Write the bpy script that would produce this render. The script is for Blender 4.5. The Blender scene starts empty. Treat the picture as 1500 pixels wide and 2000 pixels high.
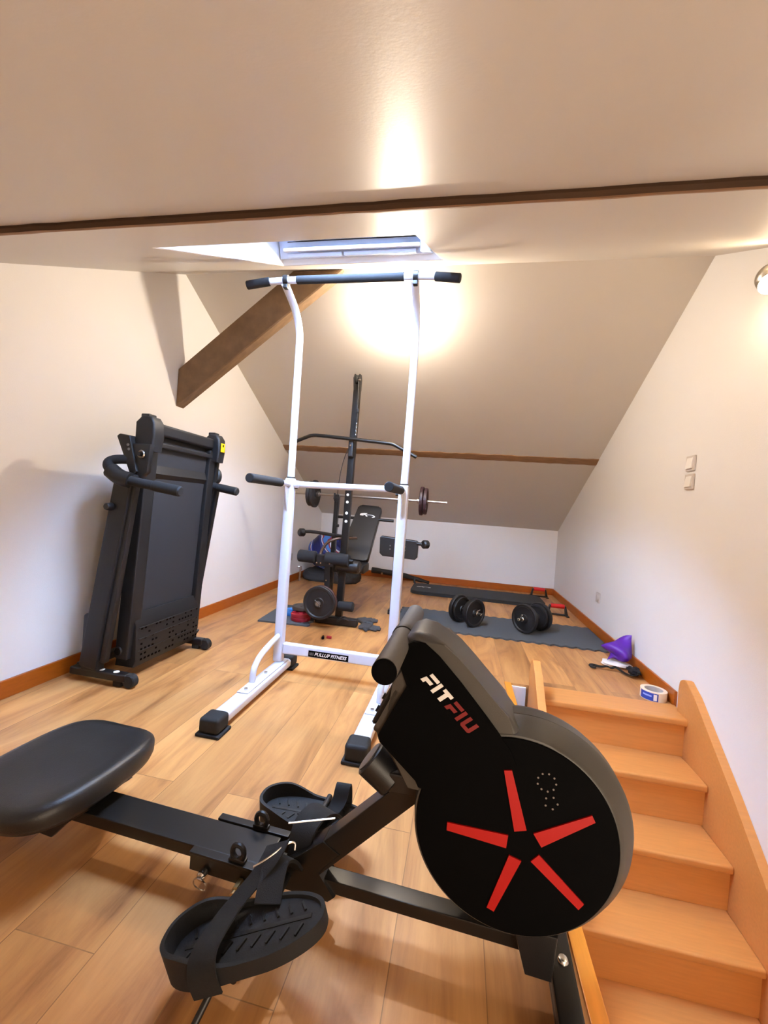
import bpy, bmesh, math, random
from mathutils import Vector, Matrix
random.seed(7)
PI = math.pi
scn = bpy.context.scene
COL = scn.collection

# ------------------------------------------------------------------ camera
YAW, PITCH, ROLL, FPX, CAMH = 0.184623, -0.0128164, 0.0726221, 807.756, 0.92
cy, sy, cp, sp = math.cos(YAW), math.sin(YAW), math.cos(PITCH), math.sin(PITCH)
fw = Vector((-sy*cp, cy*cp, sp)); rt = Vector((cy, sy, 0)); up = rt.cross(fw)
c_, s_ = math.cos(ROLL), math.sin(ROLL)
r2 = rt*c_ + up*s_; u2 = -rt*s_ + up*c_
cam = bpy.data.cameras.new('camera'); camo = bpy.data.objects.new('camera', cam); COL.objects.link(camo)
m = Matrix.Identity(4)
for i in range(3):
    m[i][0] = r2[i]; m[i][1] = u2[i]; m[i][2] = -fw[i]
m.translation = Vector((0, 0, CAMH))
camo.matrix_world = m
cam.sensor_fit = 'HORIZONTAL'; cam.sensor_width = 36.0; cam.lens = 36.0*FPX/1500.0
cam.clip_start = 0.01
scn.camera = camo

# ------------------------------------------------------------------ world, exposure
w = bpy.data.worlds.new('World'); scn.world = w; w.use_nodes = True
bg = w.node_tree.nodes['Background']
bg.inputs[0].default_value = (0.50, 0.68, 1.0, 1); bg.inputs[1].default_value = 32.0
scn.view_settings.view_transform = 'Standard'; scn.view_settings.look = 'None'
scn.view_settings.gamma = 1.0; scn.view_settings.use_curve_mapping = False
scn.view_settings.exposure = 1.4
LAMP_COL = (1.0, 0.86, 0.68)
LAMP_STRENGTH = 900.0          # bare bulb on the far slope
LAMP2_COL = (1.0, 0.78, 0.52)
LAMP2_STRENGTH = 40.0          # wall spot at the right, over the stairs

def point(name, loc, watts, col, r):
    l = bpy.data.lights.new(name, 'POINT'); l.energy = watts; l.color = col; l.shadow_soft_size = r
    o = bpy.data.objects.new(name, l); COL.objects.link(o); o.location = loc
    return o
point('added_near_fill', (0.62, -0.30, 0.42), 9.5, (1.0, 0.84, 0.66), 0.16)   # added unseen warm fill for the near floor, stairs and ceiling

# ------------------------------------------------------------------ materials
def lin(c):
    c = c/255.0
    return c/12.92 if c <= 0.04045 else ((c+0.055)/1.055)**2.4
def srgb(r, g, b): return (lin(r), lin(g), lin(b), 1)
MATS = {}
def mat(name, col, rough=0.5, metal=0.0, noise=0.0, nscale=30.0, bump=0.0, bscale=200.0, stretch=None, spec=0.5, coat=0.0, emit=None):
    if name in MATS: return MATS[name]
    m = bpy.data.materials.new(name); m.use_nodes = True
    nt = m.node_tree; b = nt.nodes['Principled BSDF']
    b.inputs['Base Color'].default_value = col; b.inputs['Roughness'].default_value = rough
    b.inputs['Metallic'].default_value = metal; b.inputs['Specular IOR Level'].default_value = spec
    b.inputs['Coat Weight'].default_value = coat
    tc = nt.nodes.new('ShaderNodeTexCoord'); mp = nt.nodes.new('ShaderNodeMapping')
    nt.links.new(tc.outputs['Object'], mp.inputs[0])
    if stretch: mp.inputs['Scale'].default_value = stretch
    if noise > 0:
        n = nt.nodes.new('ShaderNodeTexNoise'); n.inputs['Scale'].default_value = nscale; n.inputs['Detail'].default_value = 6
        nt.links.new(mp.outputs[0], n.inputs['Vector'])
        mx = nt.nodes.new('ShaderNodeMix'); mx.data_type = 'RGBA'
        mx.inputs[6].default_value = tuple(c*(1-noise) for c in col[:3])+(1,)
        mx.inputs[7].default_value = tuple(min(1, c*(1+noise)) for c in col[:3])+(1,)
        nt.links.new(n.outputs['Fac'], mx.inputs[0]); nt.links.new(mx.outputs[2], b.inputs['Base Color'])
    if bump > 0:
        n2 = nt.nodes.new('ShaderNodeTexNoise'); n2.inputs['Scale'].default_value = bscale; n2.inputs['Detail'].default_value = 3
        nt.links.new(tc.outputs['Object'], n2.inputs['Vector'])
        bp = nt.nodes.new('ShaderNodeBump'); bp.inputs['Strength'].default_value = bump; bp.inputs['Distance'].default_value = 0.002
        nt.links.new(n2.outputs['Fac'], bp.inputs['Height']); nt.links.new(bp.outputs[0], b.inputs['Normal'])
    if emit:
        b.inputs['Emission Color'].default_value = emit[0]; b.inputs['Emission Strength'].default_value = emit[1]
    MATS[name] = m
    return m
WALL = mat('wall_paint', srgb(232, 229, 226), 0.55, noise=0.02, nscale=3, bump=0.25, bscale=260)
CEIL = mat('slope_paint', srgb(211, 205, 196), 0.42, noise=0.03, nscale=2, bump=0.06, bscale=260, spec=0.15)
BASEB = mat('varnished_baseboard', srgb(168, 84, 16), 0.35, noise=0.25, nscale=8, stretch=(2, 2, 14), bump=0.05)
TRIMO = mat('orange_varnished_wood', srgb(222, 140, 42), 0.35, noise=0.2, nscale=9, stretch=(10, 1.2, 10), bump=0.05)
STAIRW = mat('beech_stair_wood', srgb(208, 140, 74), 0.42, noise=0.13, nscale=7, stretch=(1.2, 14, 14), bump=0.05)
BEAM = mat('rough_dark_timber', srgb(116, 90, 62), 0.75, noise=0.5, nscale=7, stretch=(2, 6, 2), bump=0.6, bscale=60)
PURL = mat('purlin_timber', srgb(142, 106, 70), 0.7, noise=0.45, nscale=10, stretch=(1, 8, 8), bump=0.6, bscale=50)
WMET = mat('white_powder_coat', srgb(208, 211, 224), 0.3, noise=0.02, nscale=20)
BLK = mat('black_powder_coat', srgb(20, 19, 20), 0.42, noise=0.15, nscale=60, bump=0.1, bscale=500)
SATIN = mat('satin_black_steel', srgb(26, 24, 22), 0.34, noise=0.1, nscale=40, metal=0.2)
PLAS = mat('black_plastic', srgb(20, 20, 21), 0.5, noise=0.1, nscale=40, bump=0.15, bscale=700)
HOUS = mat('housing_grey_plastic', srgb(66, 63, 58), 0.40, noise=0.06, nscale=30, bump=0.2, bscale=900)
FACE = mat('housing_face_black', srgb(5, 5, 6), 0.7, noise=0.1, nscale=30, spec=0.05)
RUB = mat('black_rubber', srgb(18, 18, 19), 0.75, noise=0.15, nscale=50, bump=0.2, bscale=400)
FOAM = mat('black_foam', srgb(24, 24, 27), 0.85, noise=0.1, nscale=80, bump=0.4, bscale=900)
FOAMG = mat('grey_foam_grip', srgb(84, 79, 73), 0.6, noise=0.06, nscale=80, bump=0.25, bscale=900)
VIN = mat('black_vinyl', srgb(30, 29, 29), 0.38, noise=0.08, nscale=10, bump=0.25, bscale=500)
BELT = mat('running_belt', srgb(34, 34, 37), 0.7, noise=0.08, nscale=300, bump=0.3, bscale=1200)
IRON = mat('cast_iron', srgb(28, 27, 28), 0.5, noise=0.2, nscale=40, bump=0.3, bscale=200)
IRONP = mat('maroon_iron', srgb(52, 30, 36), 0.5, noise=0.2, nscale=40, bump=0.2, bscale=200)
CHR = mat('chrome', srgb(205, 203, 200), 0.18, metal=1.0)
STEEL = mat('steel', srgb(178, 172, 164), 0.3, metal=1.0)
RED = mat('red_paint', srgb(172, 3, 2), 0.5, noise=0.05)
REDP = mat('red_plastic', srgb(205, 24, 28), 0.4, noise=0.05)
REDD = mat('dark_red_iron', srgb(150, 26, 40), 0.45, noise=0.1)
BLUEP = mat('blue_plate', srgb(52, 122, 190), 0.45, noise=0.1)
BRN = mat('brown_black_plate', srgb(74, 62, 52), 0.5, noise=0.15)
YEL = mat('yellow_sticker', srgb(240, 190, 10), 0.5, noise=0.04)
WHT = mat('white_print', srgb(238, 236, 232), 0.5, noise=0.02)
WPL = mat('white_plastic', srgb(236, 232, 226), 0.35, noise=0.02)
GRP = mat('grey_plastic', srgb(120, 116, 112), 0.5, noise=0.02)  # even grey for sticker stripes, console buttons and pad bolts
MATG = mat('grey_eva_mat', srgb(76, 80, 84), 0.85, noise=0.08, nscale=60, bump=0.5, bscale=500)
MATD = mat('dark_mat', srgb(32, 35, 37), 0.7, noise=0.08, nscale=60, bump=0.4, bscale=500)
STRAP = mat('black_webbing', srgb(14, 13, 14), 0.85, noise=0.2, nscale=200, bump=0.4, bscale=800)
PUR = mat('purple_fabric', srgb(84, 22, 150), 0.45, noise=0.2, nscale=14)
FRAMEB = mat('skylight_frame_paint', srgb(196, 204, 222), 0.4, noise=0.03)
REVEAL = mat('skylight_reveal_paint', srgb(240, 242, 245), 0.5, noise=0.02)
TAPE = mat('cream_tape', srgb(238, 222, 196), 0.5, noise=0.03)
BLUL = mat('blue_label', srgb(44, 70, 168), 0.5, noise=0.25, nscale=60)
CARD = mat('cardboard_core', srgb(188, 182, 176), 0.8, noise=0.08)
GREYF = mat('grey_glove_fabric', srgb(64, 64, 66), 0.85, noise=0.2, nscale=60)
SCREEN = mat('dark_screen', srgb(70, 72, 76), 0.15, noise=0.1, nscale=20)

def floor_mat():
    m = bpy.data.materials.new('oak_laminate'); m.use_nodes = True; nt = m.node_tree; b = nt.nodes['Principled BSDF']
    L = nt.links.new; N = nt.nodes.new
    tc = N('ShaderNodeTexCoord'); sep = N('ShaderNodeSeparateXYZ'); L(tc.outputs['Object'], sep.inputs[0])
    ax = N('ShaderNodeMath'); ax.operation = 'ADD'; ax.inputs[1].default_value = 0.645+19*0.19; L(sep.outputs[0], ax.inputs[0])
    ay = N('ShaderNodeMath'); ay.operation = 'ADD'; ay.inputs[1].default_value = 10.35; L(sep.outputs[1], ay.inputs[0])
    cb = N('ShaderNodeCombineXYZ'); L(ay.outputs[0], cb.inputs[0]); L(ax.outputs[0], cb.inputs[1])
    br = N('ShaderNodeTexBrick'); L(cb.outputs[0], br.inputs['Vector'])
    br.offset = 0.37; br.offset_frequency = 2; br.squash = 1.0
    br.inputs['Scale'].default_value = 1.0; br.inputs['Mortar Size'].default_value = 0.0012; br.inputs['Mortar Smooth'].default_value = 0.3
    br.inputs['Brick Width'].default_value = 1.28; br.inputs['Row Height'].default_value = 0.19; br.inputs['Bias'].default_value = 0.0
    br.inputs['Color1'].default_value = (0, 0, 0, 1); br.inputs['Color2'].default_value = (1, 1, 1, 1); br.inputs['Mortar'].default_value = (0.5, 0.5, 0.5, 1)
    # grain, shifted per plank
    mul = N('ShaderNodeVectorMath'); mul.operation = 'SCALE'; mul.inputs[3].default_value = 7.3; L(br.outputs['Color'], mul.inputs[0])
    sc = N('ShaderNodeVectorMath'); sc.operation = 'MULTIPLY'; sc.inputs[1].default_value = (8.5, 1.4, 1); L(tc.outputs['Object'], sc.inputs[0])
    ad = N('ShaderNodeVectorMath'); ad.operation = 'ADD'; L(sc.outputs[0], ad.inputs[0]); L(mul.outputs[0], ad.inputs[1])
    n1 = N('ShaderNodeTexNoise'); n1.inputs['Scale'].default_value = 1.0; n1.inputs['Detail'].default_value = 8; n1.inputs['Roughness'].default_value = 0.62; n1.inputs['Distortion'].default_value = 1.0
    L(ad.outputs[0], n1.inputs['Vector'])
    cr = N('ShaderNodeValToRGB'); e = cr.color_ramp.elements
    e[0].position = 0.28; e[0].color = srgb(138, 88, 46); e[1].position = 0.75; e[1].color = srgb(214, 158, 98)
    k = e.new(0.42); k.color = srgb(178, 122, 70); k = e.new(0.56); k.color = srgb(198, 142, 84)
    L(n1.outputs['Fac'], cr.inputs[0])
    # fine grain
    sc2 = N('ShaderNodeVectorMath'); sc2.operation = 'MULTIPLY'; sc2.inputs[1].default_value = (160, 5, 1); L(tc.outputs['Object'], sc2.inputs[0])
    n2 = N('ShaderNodeTexNoise'); n2.inputs['Scale'].default_value = 1.0; n2.inputs['Detail'].default_value = 3; L(sc2.outputs[0], n2.inputs['Vector'])
    mg = N('ShaderNodeMapRange'); mg.inputs[3].default_value = 0.9; mg.inputs[4].default_value = 1.08; L(n2.outputs['Fac'], mg.inputs[0])
    # plank tone
    pt = N('ShaderNodeMapRange'); pt.inputs[3].default_value = 0.85; pt.inputs[4].default_value = 1.12; L(br.outputs['Color'], pt.inputs[0])
    m1 = N('ShaderNodeMath'); m1.operation = 'MULTIPLY'; L(mg.outputs[0], m1.inputs[0]); L(pt.outputs[0], m1.inputs[1])
    # joints darker
    jt = N('ShaderNodeMapRange'); jt.inputs[3].default_value = 1.0; jt.inputs[4].default_value = 0.55; L(br.outputs['Fac'], jt.inputs[0])
    m2 = N('ShaderNodeMath'); m2.operation = 'MULTIPLY'; L(m1.outputs[0], m2.inputs[0]); L(jt.outputs[0], m2.inputs[1])
    vs = N('ShaderNodeVectorMath'); vs.operation = 'SCALE'; L(cr.outputs[0], vs.inputs[0]); L(m2.outputs[0], vs.inputs[3])
    L(vs.outputs[0], b.inputs['Base Color'])
    b.inputs['Roughness'].default_value = 0.38
    bp = N('ShaderNodeBump'); bp.inputs['Strength'].default_value = 0.15; bp.inputs['Distance'].default_value = 0.001; L(m2.outputs[0], bp.inputs['Height']); L(bp.outputs[0], b.inputs['Normal'])
    return m
FLOORM = floor_mat()

def flag_mat():
    m = bpy.data.materials.new('blue_white_red_stripes'); m.use_nodes = True; nt = m.node_tree; b = nt.nodes['Principled BSDF']
    tc = nt.nodes.new('ShaderNodeTexCoord'); wv = nt.nodes.new('ShaderNodeTexWave')
    mp = nt.nodes.new('ShaderNodeMapping'); mp.inputs['Rotation'].default_value = (0.3, 0.8, 0.5)
    nt.links.new(tc.outputs['Object'], mp.inputs[0]); nt.links.new(mp.outputs[0], wv.inputs[0])
    wv.inputs['Scale'].default_value = 1.5; wv.inputs['Distortion'].default_value = 5.0; wv.inputs['Detail Scale'].default_value = 1.6
    cr = nt.nodes.new('ShaderNodeValToRGB'); cr.color_ramp.interpolation = 'CONSTANT'; e = cr.color_ramp.elements
    e[0].position = 0; e[0].color = srgb(20, 30, 90); e[1].position = 0.66; e[1].color = srgb(205, 212, 232)
    k = e.new(0.82); k.color = srgb(150, 40, 60); k = e.new(0.3); k.color = srgb(34, 52, 130); k = e.new(0.92); k.color = srgb(70, 130, 210)
    nt.links.new(wv.outputs['Fac'], cr.inputs[0]); nt.links.new(cr.outputs[0], b.inputs['Base Color']); b.inputs['Roughness'].default_value = 0.4
    return m
FLAG = flag_mat()
def glass_mat():
    m = bpy.data.materials.new('window_glass'); m.use_nodes = True; nt = m.node_tree
    nt.nodes.clear(); o = nt.nodes.new('ShaderNodeOutputMaterial'); t = nt.nodes.new('ShaderNodeBsdfTransparent'); g = nt.nodes.new('ShaderNodeBsdfGlossy')
    t.inputs[0].default_value = (0.93, 0.96, 1, 1); g.inputs['Roughness'].default_value = 0.03
    f = nt.nodes.new('ShaderNodeFresnel'); f.inputs[0].default_value = 1.35
    x = nt.nodes.new('ShaderNodeMixShader'); nt.links.new(f.outputs[0], x.inputs[0]); nt.links.new(t.outputs[0], x.inputs[1]); nt.links.new(g.outputs[0], x.inputs[2]); nt.links.new(x.outputs[0], o.inputs[0])
    return m
GLASS = glass_mat()
def emis_mat(name, col, st):
    m = bpy.data.materials.new(name); m.use_nodes = True; nt = m.node_tree; b = nt.nodes['Principled BSDF']
    b.inputs['Base Color'].default_value = (0.9, 0.9, 0.9, 1)
    b.inputs['Emission Color'].default_value = col+(1,); b.inputs['Emission Strength'].default_value = st
    return m

# ------------------------------------------------------------------ geometry helpers
def V(*a): return Vector(a[0]) if len(a) == 1 else Vector(a)
def box(bm, lo, hi, bev=0.0, seg=2, M=None):
    r = bmesh.ops.create_cube(bm, size=1.0); vs = r['verts']
    lo = Vector(lo); hi = Vector(hi); d = hi-lo; c = (hi+lo)/2
    for v in vs: v.co = Vector((v.co.x*d.x, v.co.y*d.y, v.co.z*d.z))+c
    fs = set()
    for v in vs: fs.update(v.link_faces)
    if bev > 0:
        es = set(e for f in fs for e in f.edges)
        r = bmesh.ops.bevel(bm, geom=list(es), offset=bev, segments=seg, affect='EDGES', profile=0.5)
        vs = list(set(v for f in r['faces'] for v in f.verts) | set(v for v in vs if v.is_valid))
    if M is not None:
        for v in vs: v.co = M @ v.co
    return vs
def frame_from(a, b, upv=(0, 0, 1)):
    a = Vector(a); b = Vector(b); z = (b-a).normalized(); u = Vector(upv)
    if abs(z.dot(u)) > 0.98: u = Vector((0, 1, 0))
    x = u.cross(z).normalized(); y = z.cross(x)
    M = Matrix.Identity(4)
    for i in range(3): M[i][0] = x[i]; M[i][1] = y[i]; M[i][2] = z[i]
    M.translation = a
    return M, (b-a).length
def bar(bm, a, b, w, h, bev=0.003, upv=(0, 0, 1)):
    """rectangular bar from a to b; w sideways, h along the up direction"""
    M, L = frame_from(a, b, upv)
    return box(bm, (-w/2, -h/2, 0), (w/2, h/2, L), bev, 2, M)
def cyl(bm, a, b, r, r2=None, n=24, bev=0.0):
    M, L = frame_from(a, b); r2 = r if r2 is None else r2
    prof = [(0, 0), (r-bev, 0), (r, bev), (r2, L-bev), (r2-bev, L), (0, L)] if bev > 0 else [(0, 0), (r, 0), (r2, L), (0, L)]
    return lathe(bm, prof, n, M)
def lathe(bm, prof, n=32, M=None):
    rings = []; vs = []
    for r, z in prof:
        if r < 1e-6:
            v = bm.verts.new((0, 0, z)); rings.append([v]); vs.append(v)
        else:
            ring = [bm.verts.new((r*math.cos(2*PI*k/n), r*math.sin(2*PI*k/n), z)) for k in range(n)]; rings.append(ring); vs += ring
    for A, B in zip(rings, rings[1:]):
        if len(A) == 1 and len(B) == 1: continue
        for k in range(n):
            k2 = (k+1) % n
            if len(A) == 1: bm.faces.new((A[0], B[k2], B[k]))
            elif len(B) == 1: bm.faces.new((A[k], A[k2], B[0]))
            else: bm.faces.new((A[k], A[k2], B[k2], B[k]))
    if M is not None:
        for v in vs: v.co = M @ v.co
    return vs
def tube(bm, pts, r, n=12, closed=False, smooth=0, flat=None):
    """round tube through points; flat=(w,h) gives a rectangular strap section"""
    P = [Vector(p) for p in pts]
    for _ in range(smooth):
        Q = [P[0]] if not closed else []
        rng = range(len(P)-1) if not closed else range(len(P))
        for i in rng:
            a, b = P[i], P[(i+1) % len(P)]
            Q += [a*0.75+b*0.25, a*0.25+b*0.75]
        if not closed: Q.append(P[-1])
        P = Q
    rings = []; N = len(P); x = None
    for i, p in enumerate(P):
        if closed: t = P[(i+1) % N]-P[i-1]
        else: t = P[min(i+1, N-1)]-P[max(i-1, 0)]
        t.normalize()
        if x is None:
            u = Vector((0, 0, 1)) if abs(t.z) < 0.9 else Vector((0, 1, 0))
            x = u.cross(t).normalized()
        else:
            x = (x-t*x.dot(t)).normalized()
        y = t.cross(x)
        rr = r[i*len(r)//N] if isinstance(r, (list, tuple)) else r
        if flat:
            w_, h_ = flat
            ring = [bm.verts.new(p+x*sx*w_/2+y*sy_*h_/2) for sx, sy_ in ((-1, -1), (1, -1), (1, 1), (-1, 1))]
        else:
            ring = [bm.verts.new(p+x*rr*math.cos(2*PI*k/n)+y*rr*math.sin(2*PI*k/n)) for k in range(n)]
        rings.append(ring)
    k_ = len(rings[0])
    for i in range(N if closed else N-1):
        A, B = rings[i], rings[(i+1) % N]
        for k in range(k_):
            k2 = (k+1) % k_
            bm.faces.new((A[k], A[k2], B[k2], B[k]))
    if not closed:
        bm.faces.new(rings[0][::-1]); bm.faces.new(rings[-1])
def prism(bm, pts2, a, b, axis='z', bev=0.0, seg=2, M=None):
    """extrude a 2-D outline between a and b along an axis: z (x,y), y (x,z), x (y,z)"""
    def mk(p, t):
        return {'z': (p[0], p[1], t), 'y': (p[0], t, p[1]), 'x': (t, p[0], p[1])}[axis]
    A = [bm.verts.new(mk(p, a)) for p in pts2]; B = [bm.verts.new(mk(p, b)) for p in pts2]
    n = len(pts2); fs = [bm.faces.new(A), bm.faces.new(B[::-1])]
    for k in range(n):
        bm.faces.new((A[k], B[k], B[(k+1) % n], A[(k+1) % n]))
    vs = A+B
    if bev > 0:
        es = list(set(e for f in fs for e in f.edges))
        r = bmesh.ops.bevel(bm, geom=es, offset=bev, segments=seg, affect='EDGES', profile=0.5)
        vs = list(set(v for f in r['faces'] for v in f.verts) | set(v for v in vs if v.is_valid))
    if M is not None:
        for v in vs: v.co = M @ v.co
    return vs
def rounded(lo, hi, r, n=5):
    (x0, y0), (x1, y1) = lo, hi; out = []
    for cx, cy_, a0 in ((x1-r, y1-r, 0), (x0+r, y1-r, 90), (x0+r, y0+r, 180), (x1-r, y0+r, 270)):
        for k in range(n+1):
            a = math.radians(a0+90*k/n); out.append((cx+r*math.cos(a), cy_+r*math.sin(a)))
    return out
def ellipsoid(bm, c, s, n=24, m=14):
    r = bmesh.ops.create_uvsphere(bm, u_segments=n, v_segments=m, radius=1.0)
    for v in r['verts']: v.co = Vector((v.co.x*s[0], v.co.y*s[1], v.co.z*s[2]))+Vector(c)
    return r['verts']

def lumpy(bm, c, s, amp, seed, n=28, m_=18):
    rn = random.Random(seed); ph = [rn.uniform(0, 6.28) for _ in range(6)]
    vs = ellipsoid(bm, (0, 0, 0), (1, 1, 1), n, m_)
    for v in vs:
        d = v.co.normalized(); k = 1+amp*(math.sin(3*d.x+ph[0])*math.sin(4*d.y+ph[1])+0.6*math.sin(7*d.z+5*d.x+ph[2])+0.4*math.sin(9*d.y+ph[3]))
        v.co = Vector((d.x*s[0]*k, d.y*s[1]*k, d.z*s[2]*k))+Vector(c)
    return vs
def thing(name, label, cat, loc=(0, 0, 0), rotz=0.0, group=None):
    o = bpy.data.objects.new(name, None); COL.objects.link(o); o.empty_display_size = 0.05
    o.location = loc; o.rotation_euler = (0, 0, rotz); o['label'] = label; o['category'] = cat
    if group: o['group'] = group
    o['_w'] = 1
    return o
def obj(name, bm, m, parent=None, world=True, label=None, angle=40):
    """bm in world coordinates (or in the thing's own when world=False)"""
    root = parent
    while root is not None and root.parent is not None: root = root.parent
    if root is not None and world:
        Mi = (Matrix.Translation(root.location) @ Matrix.Rotation(root.rotation_euler.z, 4, 'Z')).inverted()
        for v in bm.verts: v.co = Mi @ v.co
    bmesh.ops.recalc_face_normals(bm, faces=bm.faces)
    me = bpy.data.meshes.new(name); bm.to_mesh(me); bm.free()
    for p in me.polygons: p.use_smooth = True
    me.set_sharp_from_angle(angle=math.radians(angle))
    if isinstance(m, (list, tuple)):
        for k in m: me.materials.append(k)
    else: me.materials.append(m)
    o = bpy.data.objects.new(name, me); COL.objects.link(o)
    if angle < 50:
        wn = o.modifiers.new('wn', 'WEIGHTED_NORMAL'); wn.keep_sharp = True
    if parent is not None: o.parent = parent
    if label: o['label'] = label
    return o
def solo(name, bm, m, label, cat, loc=(0, 0, 0), group=None, angle=40):
    """a thing that is one mesh, its origin at loc"""
    for v in bm.verts: v.co -= Vector(loc)
    o = obj(name, bm, m, None, angle=angle); o.location = loc; o['label'] = label; o['category'] = cat
    if group: o['group'] = group
    return o
def struct(name, bm, m, parent=None):
    o = obj(name, bm, m, parent)
    if parent is None: o['kind'] = 'structure'
    return o
def B(): return bmesh.new()

# ================================================================== SETTING
LX, RX = -1.835, 1.162
YB, YF = 5.30, -0.60
RY, RZ, K = 2.36, 2.305, 0.519
def zn(y): return RZ+K*(y-RY)
def zf(y): return RZ-K*(y-RY)
OX, OY = 0.337, 2.375           # stair opening: x > OX, y < OY
LOW = -2.45
# floor: laminate with the opening for the stairs
bm = B(); prism(bm, [(LX, YF), (OX-0.036, YF), (OX-0.036, OY), (RX, OY), (RX, YB), (LX, YB)], -0.2, 0.0, 'z'); struct('floor', bm, FLOORM)
bm = B(); box(bm, (OX-0.036, YF, -0.205), (OX, OY, 0.005), 0.003); struct('trim_1', bm, TRIMO)
bm = B(); box(bm, (OX-1.5, YF-0.2, LOW-0.1), (RX, OY+0.2, LOW)); struct('floor_lower', bm, FLOORM)
# gable walls
def gable(x0, x1, zlow):
    bm = B(); prism(bm, [(YF, zlow), (YB, zlow), (YB, zf(YB)), (RY, RZ), (YF, zn(YF))], x0, x1, 'x'); return bm
struct('wall_left', gable(LX-0.15, LX, -0.2), WALL)
struct('wall_right', gable(RX, RX+0.15, LOW), WALL)
bm = B(); box(bm, (LX-0.15, YB, -0.2), (RX+0.15, YB+0.15, zf(YB)+0.05)); struct('wall_back', bm, WALL)
bm = B(); box(bm, (LX-0.15, YF-0.15, LOW), (RX+0.15, YF, zn(YF)+0.05)); struct('wall_front', bm, WALL)
bm = B(); box(bm, (OX-0.15, YF, LOW), (OX-0.036, OY, -0.2)); struct('wall_stairwell_left', bm, WALL)
bm = B(); box(bm, (OX-0.15, OY, LOW), (RX, OY+0.12, -0.2)); box(bm, (OX, OY-0.012, -0.4), (0.417, OY-0.0005, -0.012)); struct('wall_stairwell_back', bm, WALL)
# far slope
bm = B(); prism(bm, [(RY, RZ), (YB+0.15, zf(YB+0.15)), (YB+0.15, zf(YB+0.15)+0.3), (RY, RZ+0.3)], LX-0.15, RX+0.15, 'x'); struct('ceiling_far_slope', bm, CEIL)
# near slope with the skylight opening
SX0, SX1, SY0, SY1 = -0.985, -0.173, 1.108, 1.985
nn = Vector((0, -K, 1)).normalized()     # outward normal
TH = 0.24
bm = B()
xs = [LX-0.15, SX0, SX1, RX+0.15]; ys = [YF-0.15, SY0, SY1, RY]
def P_(x, y, k): return Vector((x, y, zn(y)))+nn*TH*k
g = {}
for i, x in enumerate(xs):
    for j, y in enumerate(ys):
        for k in (0, 1):
            p = P_(x, y, k)
            if j == 3 and k == 1: p = Vector((x, RY, RZ+0.27))
            g[i, j, k] = bm.verts.new(p)
for i in range(3):
    for j in range(3):
        if (i, j) == (1, 1): continue
        bm.faces.new([g[i, j, 0], g[i+1, j, 0], g[i+1, j+1, 0], g[i, j+1, 0]])
        bm.faces.new([g[i, j, 1], g[i, j+1, 1], g[i+1, j+1, 1], g[i+1, j, 1]])
for (a, b) in (((1, 1), (2, 1)), ((2, 1), (2, 2)), ((2, 2), (1, 2)), ((1, 2), (1, 1))):
    bm.faces.new([g[a[0], a[1], 0], g[b[0], b[1], 0], g[b[0], b[1], 1], g[a[0], a[1], 1]])
for i in range(3):
    for j in (0, 3): bm.faces.new([g[i, j, 0], g[i+1, j, 0], g[i+1, j, 1], g[i, j, 1]])
for j in range(3):
    for i in (0, 3): bm.faces.new([g[i, j, 0], g[i, j+1, 0], g[i, j+1, 1], g[i, j, 1]])
struct('ceiling_near_slope', bm, CEIL)
# skylight: reveal lining, frame, sash, glass, roller bar
def slopeM(x, y, off=0.0):
    """local frame on the near slope: X across, Y up the slope, Z outward"""
    M = Matrix.Identity(4); yv = Vector((0, 1, K)).normalized()
    for i in range(3): M[i][0] = (1, 0, 0)[i]; M[i][1] = yv[i]; M[i][2] = nn[i]
    M.translation = Vector((x, y, zn(y)))+nn*off
    return M
SL = (SY1-SY0)*math.sqrt(1+K*K); SW = SX1-SX0
M0 = slopeM(SX0, SY0)
bm = B()
t_ = 0.006
box(bm, (0.001, 0.001, 0.002), (t_, SL-0.001, TH), 0, 1, M0); box(bm, (SW-t_, 0.001, 0.002), (SW-0.001, SL-0.001, TH), 0, 1, M0)
box(bm, (t_, SL-t_, 0.002), (SW-t_, SL-0.001, TH), 0, 1, M0); box(bm, (t_, 0.001, 0.002), (SW-t_, t_, TH), 0, 1, M0)
win = struct('window_1', bm, REVEAL)
bm = B()
f0, f1 = 0.115, 0.21
for lo, hi in (((t_, t_, f0), (0.05, SL-0.05, f1)), ((0.05, t_, f0), (SW-0.05, 0.06, f1)), ((0.012, SL-0.055, 0.026), (SW-0.05, SL-t_, f1)), ((SW-0.095, SL-0.13, 0.030), (SW-0.05, SL-0.055, 0.10)), ((SW-0.05, t_, f0), (SW-t_, SL-0.055, f1))):
    box(bm, lo, hi, 0.003, 2, M0)
obj('window_frame', bm, FRAMEB, win)
bm = B()
g0, g1 = 0.13, 0.175
for lo, hi in (((0.05, 0.06, g0), (0.10, SL-0.075, g1)), ((SW-0.10, 0.06, g0), (SW-0.05, SL-0.075, g1)), ((0.10, 0.06, g0), (SW-0.10, 0.11, g1)), ((0.10, SL-0.12, 0.098), (SW-0.10, SL-0.0555, g1))):
    box(bm, lo, hi, 0.003, 2, M0)
sash = obj('window_sash', bm, FRAMEB, win)
bm = B(); box(bm, (0.10, 0.11, 0.15), (SW-0.10, SL-0.12, 0.156), 0, 1, M0); obj('glass_pane', bm, GLASS, win)
bm = B(); box(bm, (0.05, SL-0.105, 0.052), (SW-0.10, SL-0.066, 0.068), 0.005, 3, M0); obj('control_bar', bm, WPL, win)
for xa, xb in ((0.06, 0.335), (0.345, SW-0.12)):
    bm = B(); box(bm, (xa, SL-0.080, 0.029), (xb, SL-0.0552, 0.047), 0.003, 2, M0); obj('vent_flap', bm, FRAMEB, win)
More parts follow.
